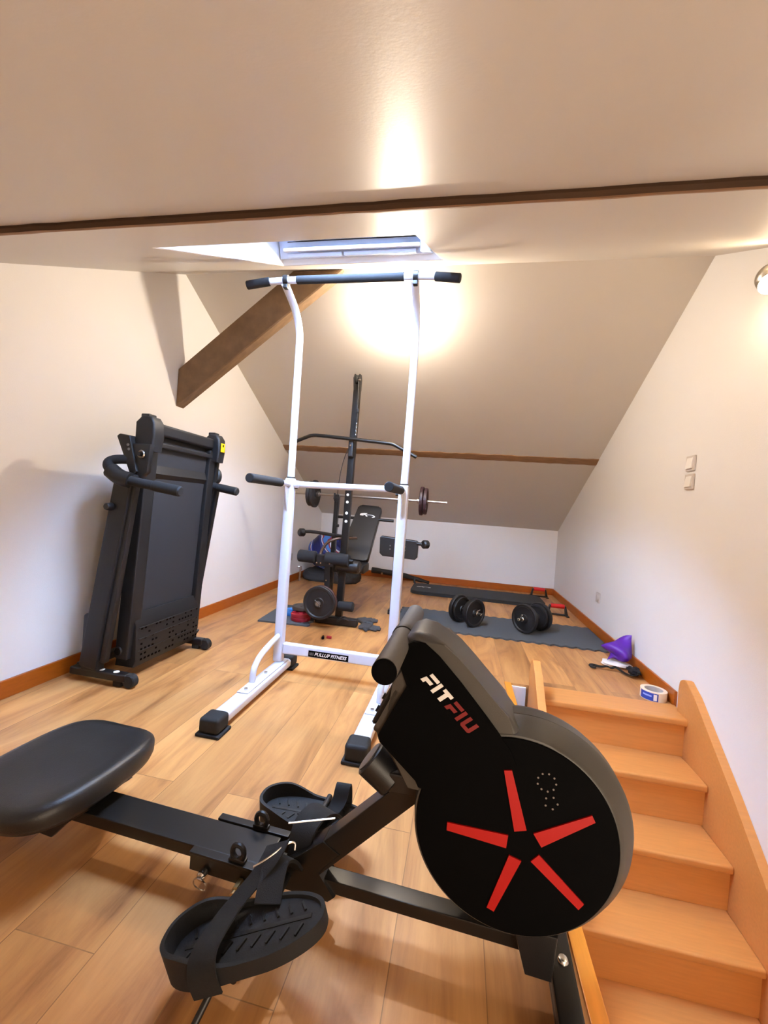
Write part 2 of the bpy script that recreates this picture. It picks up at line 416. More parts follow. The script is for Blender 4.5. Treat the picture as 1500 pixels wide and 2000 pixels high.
bm = B(); box(bm, (0.06, SL-0.060, 0.094), (SW-0.11, SL-0.0552, 0.0975), 0, 1, M0); obj('rubber_seal', bm, RUB, win)
# purlins showing in the plaster
def purlin(bm, ya, yb, f, dz):
    na = []
    N = 60
    prev = None
    rnd = random.Random(3)
    for i in range(N+1):
        x = LX+(RX-LX)*i/N
        j1 = rnd.uniform(-.004, .004); j2 = rnd.uniform(-.004, .004)
        a, b = ya+j1, yb+j2
        ring = [bm.verts.new((x, a, f(a)+0.03)), bm.verts.new((x, a, f(a)-dz*0.4)), bm.verts.new((x, a+0.3*(b-a), f(a+0.3*(b-a))-dz)), bm.verts.new((x, b-0.01*(1 if b > a else -1), f(b)-dz)), bm.verts.new((x, b, f(b)-dz*0.5)), bm.verts.new((x, b, f(b)+0.03))]
        if prev:
            for k in range(6): bm.faces.new((prev[k], prev[(k+1) % 6], ring[(k+1) % 6], ring[k]))
        else: bm.faces.new(ring)
        prev = ring
    bm.faces.new(prev[::-1])
bm = B(); purlin(bm, 0.703, 0.758, zn, 0.012); pr = struct('trim_2', bm, PURL)
bm = B(); purlin(bm, 0.690, 0.712, zn, 0.0135); obj('painted_shadow_gap', bm, mat('shadow_gap_brown', srgb(66, 44, 24), 0.85, noise=0.4, nscale=12, stretch=(1, 8, 8)), pr)  # dark brown strip painted in for the shadow gap along the purlin
bm = B(); purlin(bm, 4.035, 3.955, zf, 0.012); struct('trim_3', bm, PURL)
# diagonal tie beam at the ridge
bm = B(); prism(bm, [(LX, 1.465), (-0.79, 2.298), (-1.10, 2.298), (LX, 1.70)], 2.345, 2.425, 'y', 0.006, 1)
bm2 = bm
o = obj('timber_brace', bm, BEAM); o['label'] = 'dark stained diagonal timber brace running from the left wall up to the ridge'; o['category'] = 'beam'; o['kind'] = 'structure'; o.name = 'trim_4'
del o['label']; del o['category']
# baseboards
BH, BT = 0.078, 0.014
bm = B(); box(bm, (LX, YF, 0), (LX+BT, YB, BH), 0.003); struct('baseboard_left', bm, BASEB)
bm = B(); box(bm, (LX+BT, YB-BT, 0), (RX-BT, YB, BH), 0.003); struct('baseboard_back', bm, BASEB)
bm = B(); box(bm, (RX-BT, OY+0.0, 0), (RX, YB, BH), 0.003); struct('baseboard_right', bm, BASEB)

# ================================================================== STAIRCASE
st = thing('staircase', 'steep beech wood staircase going down beside the right wall', 'staircase', (0.78, OY, 0))
TX0, TX1 = 0.455, 1.127
bm = B(); box(bm, (TX0-0.0, 2.195, -0.022), (1.15, 2.373, 0.012), 0.009, 3); obj('landing_nosing', bm, STAIRW, st)
NST = 12
for k in range(1, NST+1):
    y = 2.195-0.196*k; z = 0.012-0.187*k
    bm = B(); box(bm, (TX0, y, z-0.032), (TX1, y+0.232, z), 0.009, 3); obj('tread', bm, STAIRW, st)
for k in range(0, NST+1):
    y = 2.195-0.196*k; z = 0.012-0.187*k
    bm = B(); box(bm, (TX0, y+0.022, z-0.187+0.001), (TX1, y+0.036, z-0.033), 0.0); obj('riser', bm, STAIRW, st)
def stringer(x0, x1):
    top0, topy = 0.185, 2.222
    pts = [(topy+0.075, -0.25), (topy+0.075, 0.12)]
    for k in range(7):
        a = math.radians(0+90*k/6); pts.append((topy+0.015+0.06*math.cos(a), top0-0.04+0.04*math.sin(a)))
    pts += [(topy-0.06, top0-0.045)]
    # slopes: measured above the nosings, the same pitch as the steps lower down
    pts += [(1.85, -0.115), (1.6, -0.34), (-0.2, -2.08), (-0.2, -2.42), (0.15, -2.42), (2.1, -0.55)]
    bm = B(); prism(bm, pts, x0, x1, 'x', 0.004, 2); obj('stringer', bm, STAIRW, st)
stringer(0.418, 0.455); stringer(1.126, 1.161)

# ================================================================== LAMPS
LP = Vector((-0.468, 2.622, zf(2.622)))
nf = Vector((0, -K, -1)).normalized()
t = thing('ceiling_lamp', 'small bare bulb lamp glowing on the far sloping ceiling', 'lamp', LP)
bm = B(); cyl(bm, LP+nf*0.001, LP+nf*0.014, 0.035, 0.03); obj('ceiling_rose', bm, WPL, t)
bm = B(); cyl(bm, LP+nf*0.014, LP+nf*0.04, 0.013, 0.015); obj('lamp_socket', bm, mat('brass_socket', srgb(150, 110, 50), 0.35, metal=1.0), t)
bm = B(); ellipsoid(bm, LP+nf*0.06, (0.026, 0.026, 0.026)); obj('bulb', bm, emis_mat('bulb_glow', LAMP_COL, LAMP_STRENGTH), t)
t = thing('wall_spotlight', 'round silver wall spotlight high on the right wall above the stairs', 'lamp', (RX, 1.8, 1.92))
bm = B(); cyl(bm, (RX-0.001, 1.8, 1.92), (RX-0.012, 1.8, 1.92), 0.04); obj('wall_plate', bm, STEEL, t)
bm = B(); cyl(bm, (RX-0.012, 1.8, 1.92), (1.12, 1.82, 1.902), 0.008); obj('arm', bm, STEEL, t)
bm = B(); ellipsoid(bm, (1.095, 1.82, 1.90), (0.052, 0.052, 0.052)); obj('lamp_head', bm, STEEL, t)
bm = B(); cyl(bm, (1.068, 1.785, 1.862), (1.052, 1.762, 1.84), 0.03, 0.032); obj('bulb', bm, emis_mat('spot_glow', LAMP2_COL, LAMP2_STRENGTH), t)

# ================================================================== SWITCHES, SOCKETS
SWP = mat('switch_plastic', srgb(205, 196, 188), 0.4, noise=0.02)
def switch(y, z, label):
    t = thing('light_switch', label, 'switch', (RX, y, z), 0, 'light switches on the right wall')
    bm = B(); box(bm, (RX-0.011, y-0.04, z-0.04), (RX-0.0005, y+0.04, z+0.04), 0.003); obj('cover_plate', bm, SWP, t)
    bm = B(); prism(bm, [(RX-0.0105, z-0.028), (RX-0.0105, z+0.028), (RX-0.012, z+0.028), (RX-0.020, z-0.028)], y-0.028, y+0.028, 'y', 0.001, 1)
    obj('rocker', bm, WPL, t)
switch(2.418, 1.262, 'white light switch on the right wall, upper of the pair')
switch(2.418, 1.166, 'white light switch on the right wall, lower of the pair')
def socket(x, y, z, s, label):
    t = thing('wall_socket', label, 'socket', (x, y, z), 0, 'wall sockets')
    bm = B(); box(bm, (min(x, x+s*0.01), y-0.04, z-0.04), (max(x, x+s*0.01), y+0.04, z+0.04), 0.003); obj('cover_plate', bm, SWP, t)
    bm = B(); cyl(bm, (x+s*0.0101, y, z), (x+s*0.016, y, z), 0.024, 0.022); obj('socket_well', bm, SWP, t)
socket(RX, 3.683, 0.30, -1, 'white wall socket low on the right wall')
socket(LX, 4.344, 0.284, 1, 'white wall socket low on the left wall behind the pull-up station')

# ================================================================== ROWING MACHINE (own frame: x along the rail, y away from the viewer)
RM = thing('rowing_machine', 'black rowing machine with red-spoked flywheel housing in the foreground', 'rowing machine', (0.2, 0.859, 0), -0.045)
def R_(name, bm, m, parent=None, **k): return obj(name, bm, m, parent or RM, world=False, **k)
# rail and beam
bm = B(); box(bm, (-1.9, -0.042, 0.086), (-0.565, 0.042, 0.116), 0.004); rail = R_('rail', bm, SATIN)
bm = B()
box(bm, (-0.74, -0.062, 0.112), (-0.55, -0.043, 0.119), 0.002); box(bm, (-0.74, 0.043, 0.112), (-0.55, 0.062, 0.119), 0.002)
box(bm, (-0.74, -0.0575, 0.074), (-0.54, -0.043, 0.112), 0.002); box(bm, (-0.74, 0.043, 0.074), (-0.54, 0.0575, 0.112), 0.002)
hb = R_('hinge_bracket', bm, SATIN)
for s in (-1, 1):
    bm = B()
    pts = [(-0.625+0.018*math.cos(a), 0.146+0.02*math.sin(a)) for a in [math.radians(d) for d in range(0, 181, 20)]]
    # lug with a hole, as a ring
    tube(bm, [(-0.625+0.014*math.cos(2*PI*k/16), s*0.050, 0.138+0.016*math.sin(2*PI*k/16)) for k in range(16)], 0.006, 8, closed=True)
    box(bm, (-0.645, s*0.050-0.007, 0.116), (-0.605, s*0.050+0.007, 0.126), 0.002)
    R_('lock_lug', bm, BLK, hb)
bm = B(); cyl(bm, (-0.608, -0.0585, 0.086), (-0.608, -0.085, 0.086), 0.0085, bev=0.002, n=6); cyl(bm, (-0.608, -0.085, 0.086), (-0.608, -0.095, 0.086), 0.005)
R_('hex_bolt', bm, mat('brass_bolt', srgb(190, 160, 110), 0.3, metal=1.0), hb, label='brass-coloured bolt')
bm = B(); cyl(bm, (-0.698, -0.0585, 0.083), (-0.698, -0.078, 0.083), 0.010, bev=0.003)
tube(bm, [(-0.698+0.016*math.sin(2*PI*k/20), -0.076-0.004*math.cos(2*PI*k/20), 0.068+0.016*math.cos(2*PI*k/20)) for k in range(20)], 0.0016, 6, closed=True)
R_('pull_pin', bm, CHR, hb, label='chrome pull pin with ring')
bm = B(); box(bm, (-0.56, -0.019, 0.076), (0.02, 0.019, 0.104), 0.003); R_('main_beam', bm, SATIN)
# gusset at the hinge
bm = B(); prism(bm, [(-0.56, 0.062), (-0.42, 0.062), (-0.405, 0.076), (-0.45, 0.12), (-0.40, 0.17), (-0.44, 0.19), (-0.53, 0.115)], -0.026, 0.026, 'y', 0.003); R_('hinge_gusset', bm, SATIN)
bm = B(); bar(bm, (-0.475, 0, 0.115), (-0.20, 0, 0.40), 0.046, 0.05, 0.003); R_('upright_beam', bm, SATIN)
# front stabiliser with bolts and bracket
bm = B(); cyl(bm, (0.055, -0.27, 0.038), (0.055, 0.21, 0.038), 0.024, bev=0.003)
box(bm, (0.0315, -0.26, 0.038), (0.0785, 0.20, 0.062), 0.006); fs = R_('front_stabilizer', bm, SATIN)
for yy in (-0.14, 0.0):
    bm = B(); M = Matrix.Translation((0.058, yy, 0.0625)); lathe(bm, [(0.0105, 0), (0.0105, 0.003), (0.008, 0.007), (0, 0.009)], 20, M); R_('bolt', bm, CHR, fs)
for yy in (-0.275, 0.205):
    bm = B(); cyl(bm, (0.055, yy-0.022, 0.034), (0.055, yy+0.022, 0.034), 0.034, bev=0.006); R_('end_cap', bm, RUB, fs)
bm = B(); prism(bm, [(-0.045, 0.15), (0.035, 0.15), (0.03, 0.064), (-0.018, 0.064)], -0.05, 0.012, 'y', 0.004); R_('flywheel_bracket', bm, BLK)
# flywheel housing: disc body + arm
HU, HZ = -0.045, 0.328
def discloop(base, y, shift=1.0):
    n = 96; L = []
    for k in range(n):
        a = 2*PI*k/n; ca, sa = math.cos(a), math.sin(a)
        r = base+(shift*(-0.0155*ca+0.0055*sa))
        L.append((HU+r*ca, y, HZ+r*sa))
    return L
bm = B(); rings = []
for rr, y, sh in ((0.150, -0.064, 1), (0.178, -0.069, 1), (0.183, -0.067, 1), (0.187, -0.060, .8), (0.2005, -0.030, .2), (0.2045, -0.012, 0), (0.2045, -0.0105, 0), (0.2025, -0.010, 0), (0.2025, -0.009, 0), (0.2045, -0.0085, 0), (0.2045, 0.02, 0), (0.201, 0.035, 0), (0.186, 0.062, 0), (0.165, 0.068, 0)):
    rings.append([bm.verts.new(p) for p in discloop(rr, y, sh)])
for A, C in zip(rings, rings[1:]):
    for k in range(96): bm.faces.new((A[k], A[(k+1) % 96], C[(k+1) % 96], C[k]))
bm.faces.new(rings[0]); bm.faces.new(rings[-1][::-1])
hs = R_('flywheel_housing', bm, HOUS)
bm = B(); A = [bm.verts.new(p) for p in discloop(0.1795, -0.0692)]; C = [bm.verts.new(p) for p in discloop(0.178, -0.0715)]
for k in range(96): bm.faces.new((A[k], A[(k+1) % 96], C[(k+1) % 96], C[k]))
bm.faces.new(C); bm.faces.new(A[::-1])
dfp = R_('flywheel_cover', bm, FACE, hs, label='black round side cover')
ARM = [(-0.300, 0.635), (-0.295, 0.655), (-0.280, 0.672), (-0.262, 0.680), (-0.236, 0.676), (-0.210, 0.662), (-0.181, 0.641), (-0.150, 0.612), (-0.122, 0.584), (-0.082, 0.545), (-0.052, 0.512), (-0.03, 0.46), (-0.03, 0.40), (-0.10, 0.36), (-0.22, 0.355), (-0.248, 0.388), (-0.330, 0.450), (-0.336, 0.468), (-0.286, 0.572), (-0.302, 0.607)]
bm = B(); prism(bm, ARM, -0.066, 0.062, 'y', 0.018, 5); R_('console_arm', bm, HOUS)
FACEP = [(-0.289, 0.640), (-0.283, 0.655), (-0.270, 0.664), (-0.247, 0.662), (-0.218, 0.641), (-0.173, 0.597), (-0.121, 0.541), (-0.076, 0.490), (-0.062, 0.462), (-0.11, 0.462), (-0.16, 0.425), (-0.21, 0.378), (-0.240, 0.385), (-0.246, 0.396), (-0.322, 0.457), (-0.326, 0.470), (-0.276, 0.575), (-0.292, 0.610)]
bm = B(); prism(bm, FACEP, -0.0735, -0.0655, 'y', 0.0)
af = R_('arm_cover', bm, FACE, label='black side cover of the console arm')
# spokes, painted red
SPK = [[(-0.085, 0.452), (-0.071, 0.455), (-0.038, 0.352), (-0.059, 0.345)], [(0.068, 0.405), (0.074, 0.394), (-0.011, 0.328), (-0.026, 0.349)], [(0.066, 0.246), (0.058, 0.234), (-0.027, 0.298), (-0.014, 0.313)], [(-0.084, 0.189), (-0.097, 0.193), (-0.065, 0.299), (-0.043, 0.294)], [(-0.18, 0.317), (-0.18, 0.332), (-0.069, 0.335), (-0.071, 0.311)]]
for s in SPK:
    bm = B(); prism(bm, s, -0.0745, -0.0716, 'y'); R_('red_spoke', bm, RED, hs)
# FIT FIU lettering on the arm
def letters(word, start, er, eu, unit, m):
    sh = {'F': ([[(0.12, 0.72), (0.95, 0.72), (0.95, 1.0), (0.12, 1.0)], [(-0.05, 0), (0.25, 0), (0.30, 0.22), (0.75, 0.22), (0.80, 0.50), (0.05, 0.50)]], 0.92),
          'I': ([[(0.0, 0), (0.28, 0), (0.28, 1.0), (0.0, 1.0)]], 0.38),
          'T': ([[(0.25, 0), (0.56, 0), (0.56, 0.72), (0.85, 0.72), (0.85, 1.0), (0.0, 1.0), (0.0, 0.72), (0.25, 0.72)]], 0.9),
          'U': ([[(0.12, 0), (0.8, 0), (0.92, 0.12), (0.92, 1.0), (0.64, 1.0), (0.64, 0.27), (0.28, 0.27), (0.28, 1.0), (0.0, 1.0), (0.0, 0.12)]], 1.0)}
    bm = B(); x = 0
    for ch in word:
        polys, wd = sh[ch]
        for p in polys:
            q = []
            for a, b in p:
                a2 = (x+a+0.12*b)*unit
                q.append((start[0]+er[0]*a2+eu[0]*b*unit, start[1]+er[1]*a2+eu[1]*b*unit))
            prism(bm, q, -0.0745, -0.0734, 'y')
        x += wd+0.13
    return bm, x*unit
er = Vector((0.74, -0.673)); eu = Vector((0.673, 0.74))
bm, L1 = letters('FIT', (-0.2500, 0.5935), er, eu, 0.0255, WHT); R_('white_lettering', bm, WHT)
bm, L2 = letters('FIU', (-0.2500+er.x*L1, 0.5935+er.y*L1), er, eu, 0.0255, RED); R_('red_lettering', bm, mat('dark_red_print', srgb(120, 8, 10), 0.5, noise=0.05))
# small vent holes on the round cover
bm = B()
rnd = random.Random(5)
for cx, cz, nn_ in ((-0.01, 0.445, 9), (0.0, 0.41, 5)):
    for k in range(nn_):
        a = 2*PI*k/nn_; rr = 0.016 if nn_ == 9 else 0.011
        x, z = cx+rr*math.cos(a), cz+rr*math.sin(a)
        cyl(bm, (x, -0.0716, z), (x, -0.0722, z), 0.0018, n=8)
R_('vent_holes', bm, mat('vent_grey', srgb(120, 112, 108), 0.5), hs)
# console on the arm
cdir = Vector((-0.333+0.283, 0, 0.462-0.572)).normalized(); cn = Vector((cdir.z, 0, -cdir.x))
if cn.x > 0: cn = -cn
Mc = Matrix.Identity(4)
for i in range(3): Mc[i][0] = (0, 1, 0)[i]; Mc[i][1] = -cdir[i]; Mc[i][2] = cn[i]
Mc.translation = Vector((-0.306, 0, 0.518))
bm = B(); prism(bm, rounded((-0.066, -0.062), (0.066, 0.062), 0.02), -0.005, 0.012, 'z', 0.004, 2, Mc); cn_ = R_('console', bm, HOUS)
bm = B(); prism(bm, rounded((-0.058, -0.054), (0.058, 0.054), 0.016), 0.0122, 0.021, 'z', 0.005, 2, Mc); R_('console_face', bm, PLAS, cn_)
bm = B(); prism(bm, rounded((-0.04, -0.02), (0.04, 0.035), 0.004), 0.0212, 0.0225, 'z', 0.0, 2, Mc); R_('display_screen', bm, SCREEN, cn_)
for q in ((-0.03, -0.03), (0.03, -0.03)):
    bm = B(); cyl(bm, Mc @ Vector((q[0], q[1], 0.0205)), Mc @ Vector((q[0], q[1], 0.026)), 0.007, n=16); R_('button', bm, PLAS, cn_)
bm = B(); cyl(bm, Mc @ Vector((0.0, 0.050, 0.012)), Mc @ Vector((0.0, 0.050, 0.034)), 0.006, n=16); R_('hook_peg', bm, PLAS, cn_)
# tension knob
ka = Vector((-0.302, 0.0, 0.338)); kd = Vector((-0.80, 0, 0.60)).normalized()
bm = B(); cyl(bm, ka, ka+kd*0.066, 0.036, 0.039, 28, 0.003)
for k in range(16):
    pass
kn = R_('tension_knob', bm, BLK)
bm = B(); cyl(bm, ka+kd*0.0662, ka+kd*0.069, 0.032, n=28); R_('knob_dial', bm, mat('knob_dial_grey', srgb(62, 60, 58), 0.4, noise=0.6, nscale=120), kn)
bm = B(); box(bm, (-0.315, -0.03, 0.33), (-0.225, 0.03, 0.372), 0.006); R_('knob_bracket', bm, BLK)
bm = B(); cyl(bm, (-0.262, -0.031, 0.372), (-0.262, -0.036, 0.372), 0.005, n=10); R_('screw', bm, CHR)
# pull handle resting at the top of the arm (across the machine)
def hp(v): return Vector((-0.3015-0.027*v, v, 0.650))
bm = B(); cyl(bm, hp(-0.19), hp(0.19), 0.011, n=20); hd = R_('pull_handle', bm, BLK)
for a, b in ((-0.204, -0.012), (0.008, 0.203)):
    bm = B(); cyl(bm, hp(a), hp(b), 0.0215, n=36, bev=0.0015); R_('foam_grip', bm, FOAMG, hd)
bm = B(); cyl(bm, hp(-0.208), hp(-0.2041), 0.0215, n=36, bev=0.001); R_('end_cap', bm, FACE, hd)
hx, hz = -0.3015, 0.650
bm = B(); cyl(bm, hp(-0.011), hp(0.007), 0.0235, n=28); box(bm, (hx, -0.012, hz-0.012), (hx+0.032, 0.008, hz+0.010), 0.003); R_('strap_clamp', bm, BLK, hd)
# seat with carriage
SC = Vector((-1.172, 0.008, 0.150))
pts = []
for k in range(72):
    a = 2*PI*k/72; ca, sa = math.cos(a), math.sin(a)
    ex = 0.55
    x = 0.162*math.copysign(abs(ca)**ex, ca); y = 0.198*math.copysign(abs(sa)**ex, sa)
    x *= 1.0-0.10*(y/0.198)**2
    pts.append((x, y))
bm = B(); rings = []
for s, z in ((0.0, 0.052), (0.35, 0.054), (0.65, 0.056), (0.85, 0.057), (0.94, 0.054), (0.985, 0.045), (1.0, 0.032), (0.995, 0.012), (0.97, 0.0), (0.9, -0.004)):
    if s == 0: continue
    rings.append([bm.verts.new((SC.x+x*s, SC.y+y*s, SC.z+z-0.012*(1-min(1, (x/0.14)**2*s))*(1 if z > 0.04 else 0))) for x, y in pts])
for A, C in zip(rings, rings[1:]):
    for k in range(72): bm.faces.new((A[k], A[(k+1) % 72], C[(k+1) % 72], C[k]))
bm.faces.new(rings[0]); bm.faces.new(rings[-1][::-1])
R_('seat', bm, VIN, angle=60)
bm = B(); prism(bm, [(-1.29, 0.148), (-1.015, 0.148), (-1.085, 0.095), (-1.125, 0.052), (-1.19, 0.055), (-1.26, 0.10)], -0.064, -0.046, 'y', 0.003)
prism(bm, [(-1.29, 0.148), (-1.015, 0.148), (-1.085, 0.095), (-1.125, 0.052), (-1.19, 0.055), (-1.26, 0.10)], 0.046, 0.064, 'y', 0.003)
box(bm, (-1.27, -0.064, 0.118), (-1.05, 0.064, 0.148), 0.004); R_('seat_carriage', bm, BLK)
bm = B(); box(bm, (-1.88, -0.2, 0.0), (-1.84, 0.2, 0.04), 0.01); box(bm, (-1.88, -0.04, 0.0), (-1.84, 0.04, 0.09), 0.004); R_('rear_stabilizer', bm, SATIN)
# foot rests on their axle
bm = B(); cyl(bm, (-0.515, -0.235, 0.095), (-0.515, 0.235, 0.095), 0.008); R_('footrest_axle', bm, BLK)
def footrest(cx, cy_, cz, tilt, yaw, side):
    M = Matrix.Translation((cx, cy_, cz)) @ Matrix.Rotation(yaw, 4, 'Z') @ Matrix.Rotation(-tilt, 4, 'Y')
    out = []
    n = 64
    for k in range(n):       # outline: heel (x<0) wide, toe (x>0) a little narrower
        a = 2*PI*k/n; ca, sa = math.cos(a), math.sin(a)
        x = 0.150*math.copysign(abs(ca)**0.85, ca)
        wd = 0.067 if x < 0 else 0.067-0.014*(x/0.150)
        y = wd*math.copysign(abs(sa)**0.8, sa)*(1-0.10*math.exp(-((x-0.0)/0.05)**2))
        out.append((x, y))
    bm = B()
    A = [bm.verts.new((x, y, -0.022)) for x, y in out]
    def hgt(x): 
        t = max(0.0, min(1.0, (-x-0.0)/0.11)); return 0.006+0.030*t*t*(3-2*t)
    Bv = [bm.verts.new((x*1.01, y*1.02, hgt(x))) for x, y in out]
    C = [bm.verts.new((x*0.96, y*0.90, hgt(x))) for x, y in out]
    D = [bm.verts.new((x*0.945, y*0.87, 0.0)) for x, y in out]
    A2 = [bm.verts.new((x*0.9, y*0.85, -0.028)) for x, y in out]
    for P1, P2 in ((A2, A), (A, Bv), (Bv, C), (C, D)):
        for k in range(n): bm.faces.new((P1[k], P1[(k+1) % n], P2[(k+1) % n], P2[k]))
    bm.faces.new(D); bm.faces.new(A2[::-1])
    for v in bm.verts: v.co = M @ v.co
    f = R_('footrest', bm, RUB)
    bm = B()      # raised tread bars on the sole
    for i in range(9):
        for s in (-1, 1):
            x = -0.11+i*0.027; y = s*0.022
            MM = M @ Matrix.Translation((x, y, 0.0)) @ Matrix.Rotation(s*0.5, 4, 'Z')
            box(bm, (-0.002, -0.011, 0.0), (0.002, 0.011, 0.003), 0.0, 1, MM)
    box(bm, (-0.12, -0.004, -0.001), (0.125, 0.004, 0.0012), 0.0, 1, M)
    R_('tread_pattern', bm, BLK, f)
    return f, M
f1, Mn = footrest(-0.523, -0.178, 0.118, 0.36, 0.20, -1)
f2, Mf = footrest(-0.536, 0.172, 0.086, 0.06, 0.02, 1)
def strap(M, pts, wd, f, name='foot_strap'):
    bm = B(); P = [Vector(p) for p in pts]
    for _ in range(3):
        Q = [P[0]]
        for a, b in zip(P, P[1:]): Q += [a*0.75+b*0.25, a*0.25+b*0.75]
        Q.append(P[-1]); P = Q
    n = len(P); top = []; bot = []
    for i, p in enumerate(P):
        tn = (P[min(i+1, n-1)]-P[max(i-1, 0)]).normalized(); nr = Vector((1, 0, 0)).cross(tn).normalized()
        row = []
        for sx in (-0.5, 0.5):
            for h in (0.0, 0.003):
                row.append(bm.verts.new(M @ (p+Vector((sx*wd, 0, 0))+nr*h)))
        top.append(row)
    for a, b in zip(top, top[1:]):
        for q in ((0, 1), (1, 3), (3, 2), (2, 0)): bm.faces.new((a[q[0]], a[q[1]], b[q[1]], b[q[0]]))
    bm.faces.new((top[0][0], top[0][1], top[0][3], top[0][2])); bm.faces.new((top[-1][0], top[-1][1], top[-1][3], top[-1][2]))
    return R_(name, bm, STRAP, f)
strap(Mn, [(-0.05, -0.068, -0.025), (-0.05, -0.073, 0.012), (-0.05, -0.056, 0.034), (-0.048, -0.01, 0.026), (-0.04, 0.03, 0.022), (-0.005, 0.062, 0.034), (0.03, 0.085, 0.05), (0.045, 0.115, 0.062)], 0.05, f1)
strap(Mf, [(0.07, 0.055, -0.01), (0.07, 0.058, 0.035), (0.07, 0.05, 0.066), (0.07, 0.03, 0.066), (0.065, 0.018, 0.03), (0.05, 0.0, 0.012), (0.03, -0.035, 0.02), (0.025, -0.075, 0.055), (0.02, -0.11, 0.08)], 0.04, f2)
# loose ends of the straps near the hinge with wire buckles
bm = B(); tube(bm, [(-0.56, -0.10, 0.165), (-0.535, -0.09, 0.18), (-0.505, -0.06, 0.198), (-0.492, -0.052, 0.196), (-0.49, -0.058, 0.184)], 0.0022, 8, smooth=2); R_('wire_buckle', bm, CHR, f1)
bm = B(); tube(bm, [(-0.525, -0.02, 0.205), (-0.43, 0.02, 0.21)], 0.0022, 8); R_('wire_buckle', bm, CHR, f2)
bm = B(); tube(bm, [(-0.505, -0.14, 0.14), (-0.515, -0.105, 0.162), (-0.520, -0.075, 0.175), (-0.512, -0.04, 0.15), (-0.5, -0.028, 0.12)], 0.01, flat=(0.05, 0.006), smooth=2); R_('strap_end', bm, STRAP, f1)
bm = B(); tube(bm, [(-0.46, 0.12, 0.14), (-0.475, 0.075, 0.185), (-0.49, 0.03, 0.195), (-0.50, 0.0, 0.175), (-0.50, -0.01, 0.12)], 0.01, flat=(0.06, 0.006), smooth=2); R_('strap_end', bm, STRAP, f2)
# thin prop under the near foot rest
bm = B(); tube(bm, [(-0.545, -0.225, 0.085), (-0.56, -0.27, 0.04), (-0.565, -0.295, 0.018)], 0.006, 10); cyl(bm, (-0.565, -0.295, 0.0), (-0.565, -0.295, 0.024), 0.011, bev=0.003); R_('prop_leg', bm, BLK)

# ================================================================== PULL-UP STATION
PS = thing('pull_up_station', 'tall white steel pull-up and dip station in the middle of the room', 'pull-up station', (-0.58, 2.05, 0))
PXL, PXR, PY = -0.893, -0.290, 2.05
for s, x in ((1, PXL), (-1, PXR)):
    x0_ = x; x = x+0.014*s
    bm = B(); box(bm, (x-0.034, 1.47, 0.018), (x+0.034, 2.13, 0.062), 0.014, 4); ft = obj('base_rail', bm, WMET, PS)
    for ya, yb in ((1.412, 1.495), (2.105, 2.185)):
        bm = B(); box(bm, (x-0.042, ya, 0.012), (x+0.042, yb, 0.072), 0.014, 3); box(bm, (x-0.050, ya-0.004, 0.0), (x+0.050, yb+0.004, 0.013), 0.004); obj('end_cap', bm, RUB, ft)
    bm = B(); box(bm, (x-0.026, 1.66, 0.0625), (x+0.026, 2.09, 0.0665), 0.001)
    obj('base_plate', bm, WMET, ft)
    for yy in (1.69, 1.88):
        bm = B(); cyl(bm, (x, yy, 0.0667), (x, yy, 0.074), 0.009, n=6); obj('bolt', bm, CHR, ft)
    x = x0_; xt = x
    bm = B(); bar(bm, (x, PY, 0.066), (xt, PY, 1.035), 0.05, 0.05, 0.012, (0, 1, 0)); pl_ = obj('lower_upright', bm, WMET, PS)
    bm = B(); tube(bm, [(xt, PY, 1.037), (xt-0.003*s, PY, 1.40), (xt-0.004*s, PY, 1.70), (xt-0.004*s, PY-0.005, 1.80), (xt-0.006*s, PY-0.07, 1.88), (xt-0.008*s, PY-0.14, 1.915), (xt-0.01*s, PY-0.205, 1.945)], 0.019, 20, smooth=3); obj('upper_upright', bm, WMET, PS)
    bm = B(); cyl(bm, (xt, PY, 1.034), (xt, PY, 1.040), 0.0215, n=24); obj('collar_ring', bm, BLK, PS)
    bm = B(); tube(bm, [(x, PY-0.02, 0.205), (x, PY-0.09, 0.195), (x, PY-0.21, 0.17), (x, PY-0.27, 0.13), (x, PY-0.28, 0.067)], 0.0145, 16, smooth=3); obj('curved_brace', bm, WMET, PS)
    # dip arm and grip
    bm = B(); cyl(bm, (xt, PY-0.026, 1.003), (xt, PY-0.13, 1.003), 0.0145, n=20); prism(bm, [(PY-0.026, 0.98), (PY-0.075, 0.995), (PY-0.026, 0.86)], xt-0.003, xt+0.003, 'x'); da = obj('dip_arm', bm, WMET, PS)
    bm = B(); cyl(bm, (xt, PY-0.12, 1.003), (xt, PY-0.43, 1.001), 0.0205, n=28, bev=0.003); obj('dip_grip', bm, FOAM, da)
    bm = B(); cyl(bm, (xt+s*0.0251, PY, 0.985), (xt+s*0.04, PY, 0.985), 0.006, n=10); obj('bolt', bm, BLK, pl_)
bm = B(); cyl(bm, (PXL+0.012, PY, 1.003), (PXR-0.012, PY, 1.01), 0.0165, n=24); cyl(bm, (PXL+0.014, PY, 1.003), (PXL+0.05, PY, 1.0035), 0.0195, n=24); obj('upper_crossbar', bm, WMET, PS)
bm = B(); box(bm, (PXL+0.024, PY-0.018, 0.112), (PXR-0.024, PY+0.018, 0.168), 0.008, 3); lc = obj('lower_crossbar', bm, WMET, PS)
bm = B(); box(bm, (-0.722, PY-0.0195, 0.119), (-0.508, PY-0.0183, 0.151)); obj('sticker', bm, FACE, lc, label='black sticker')
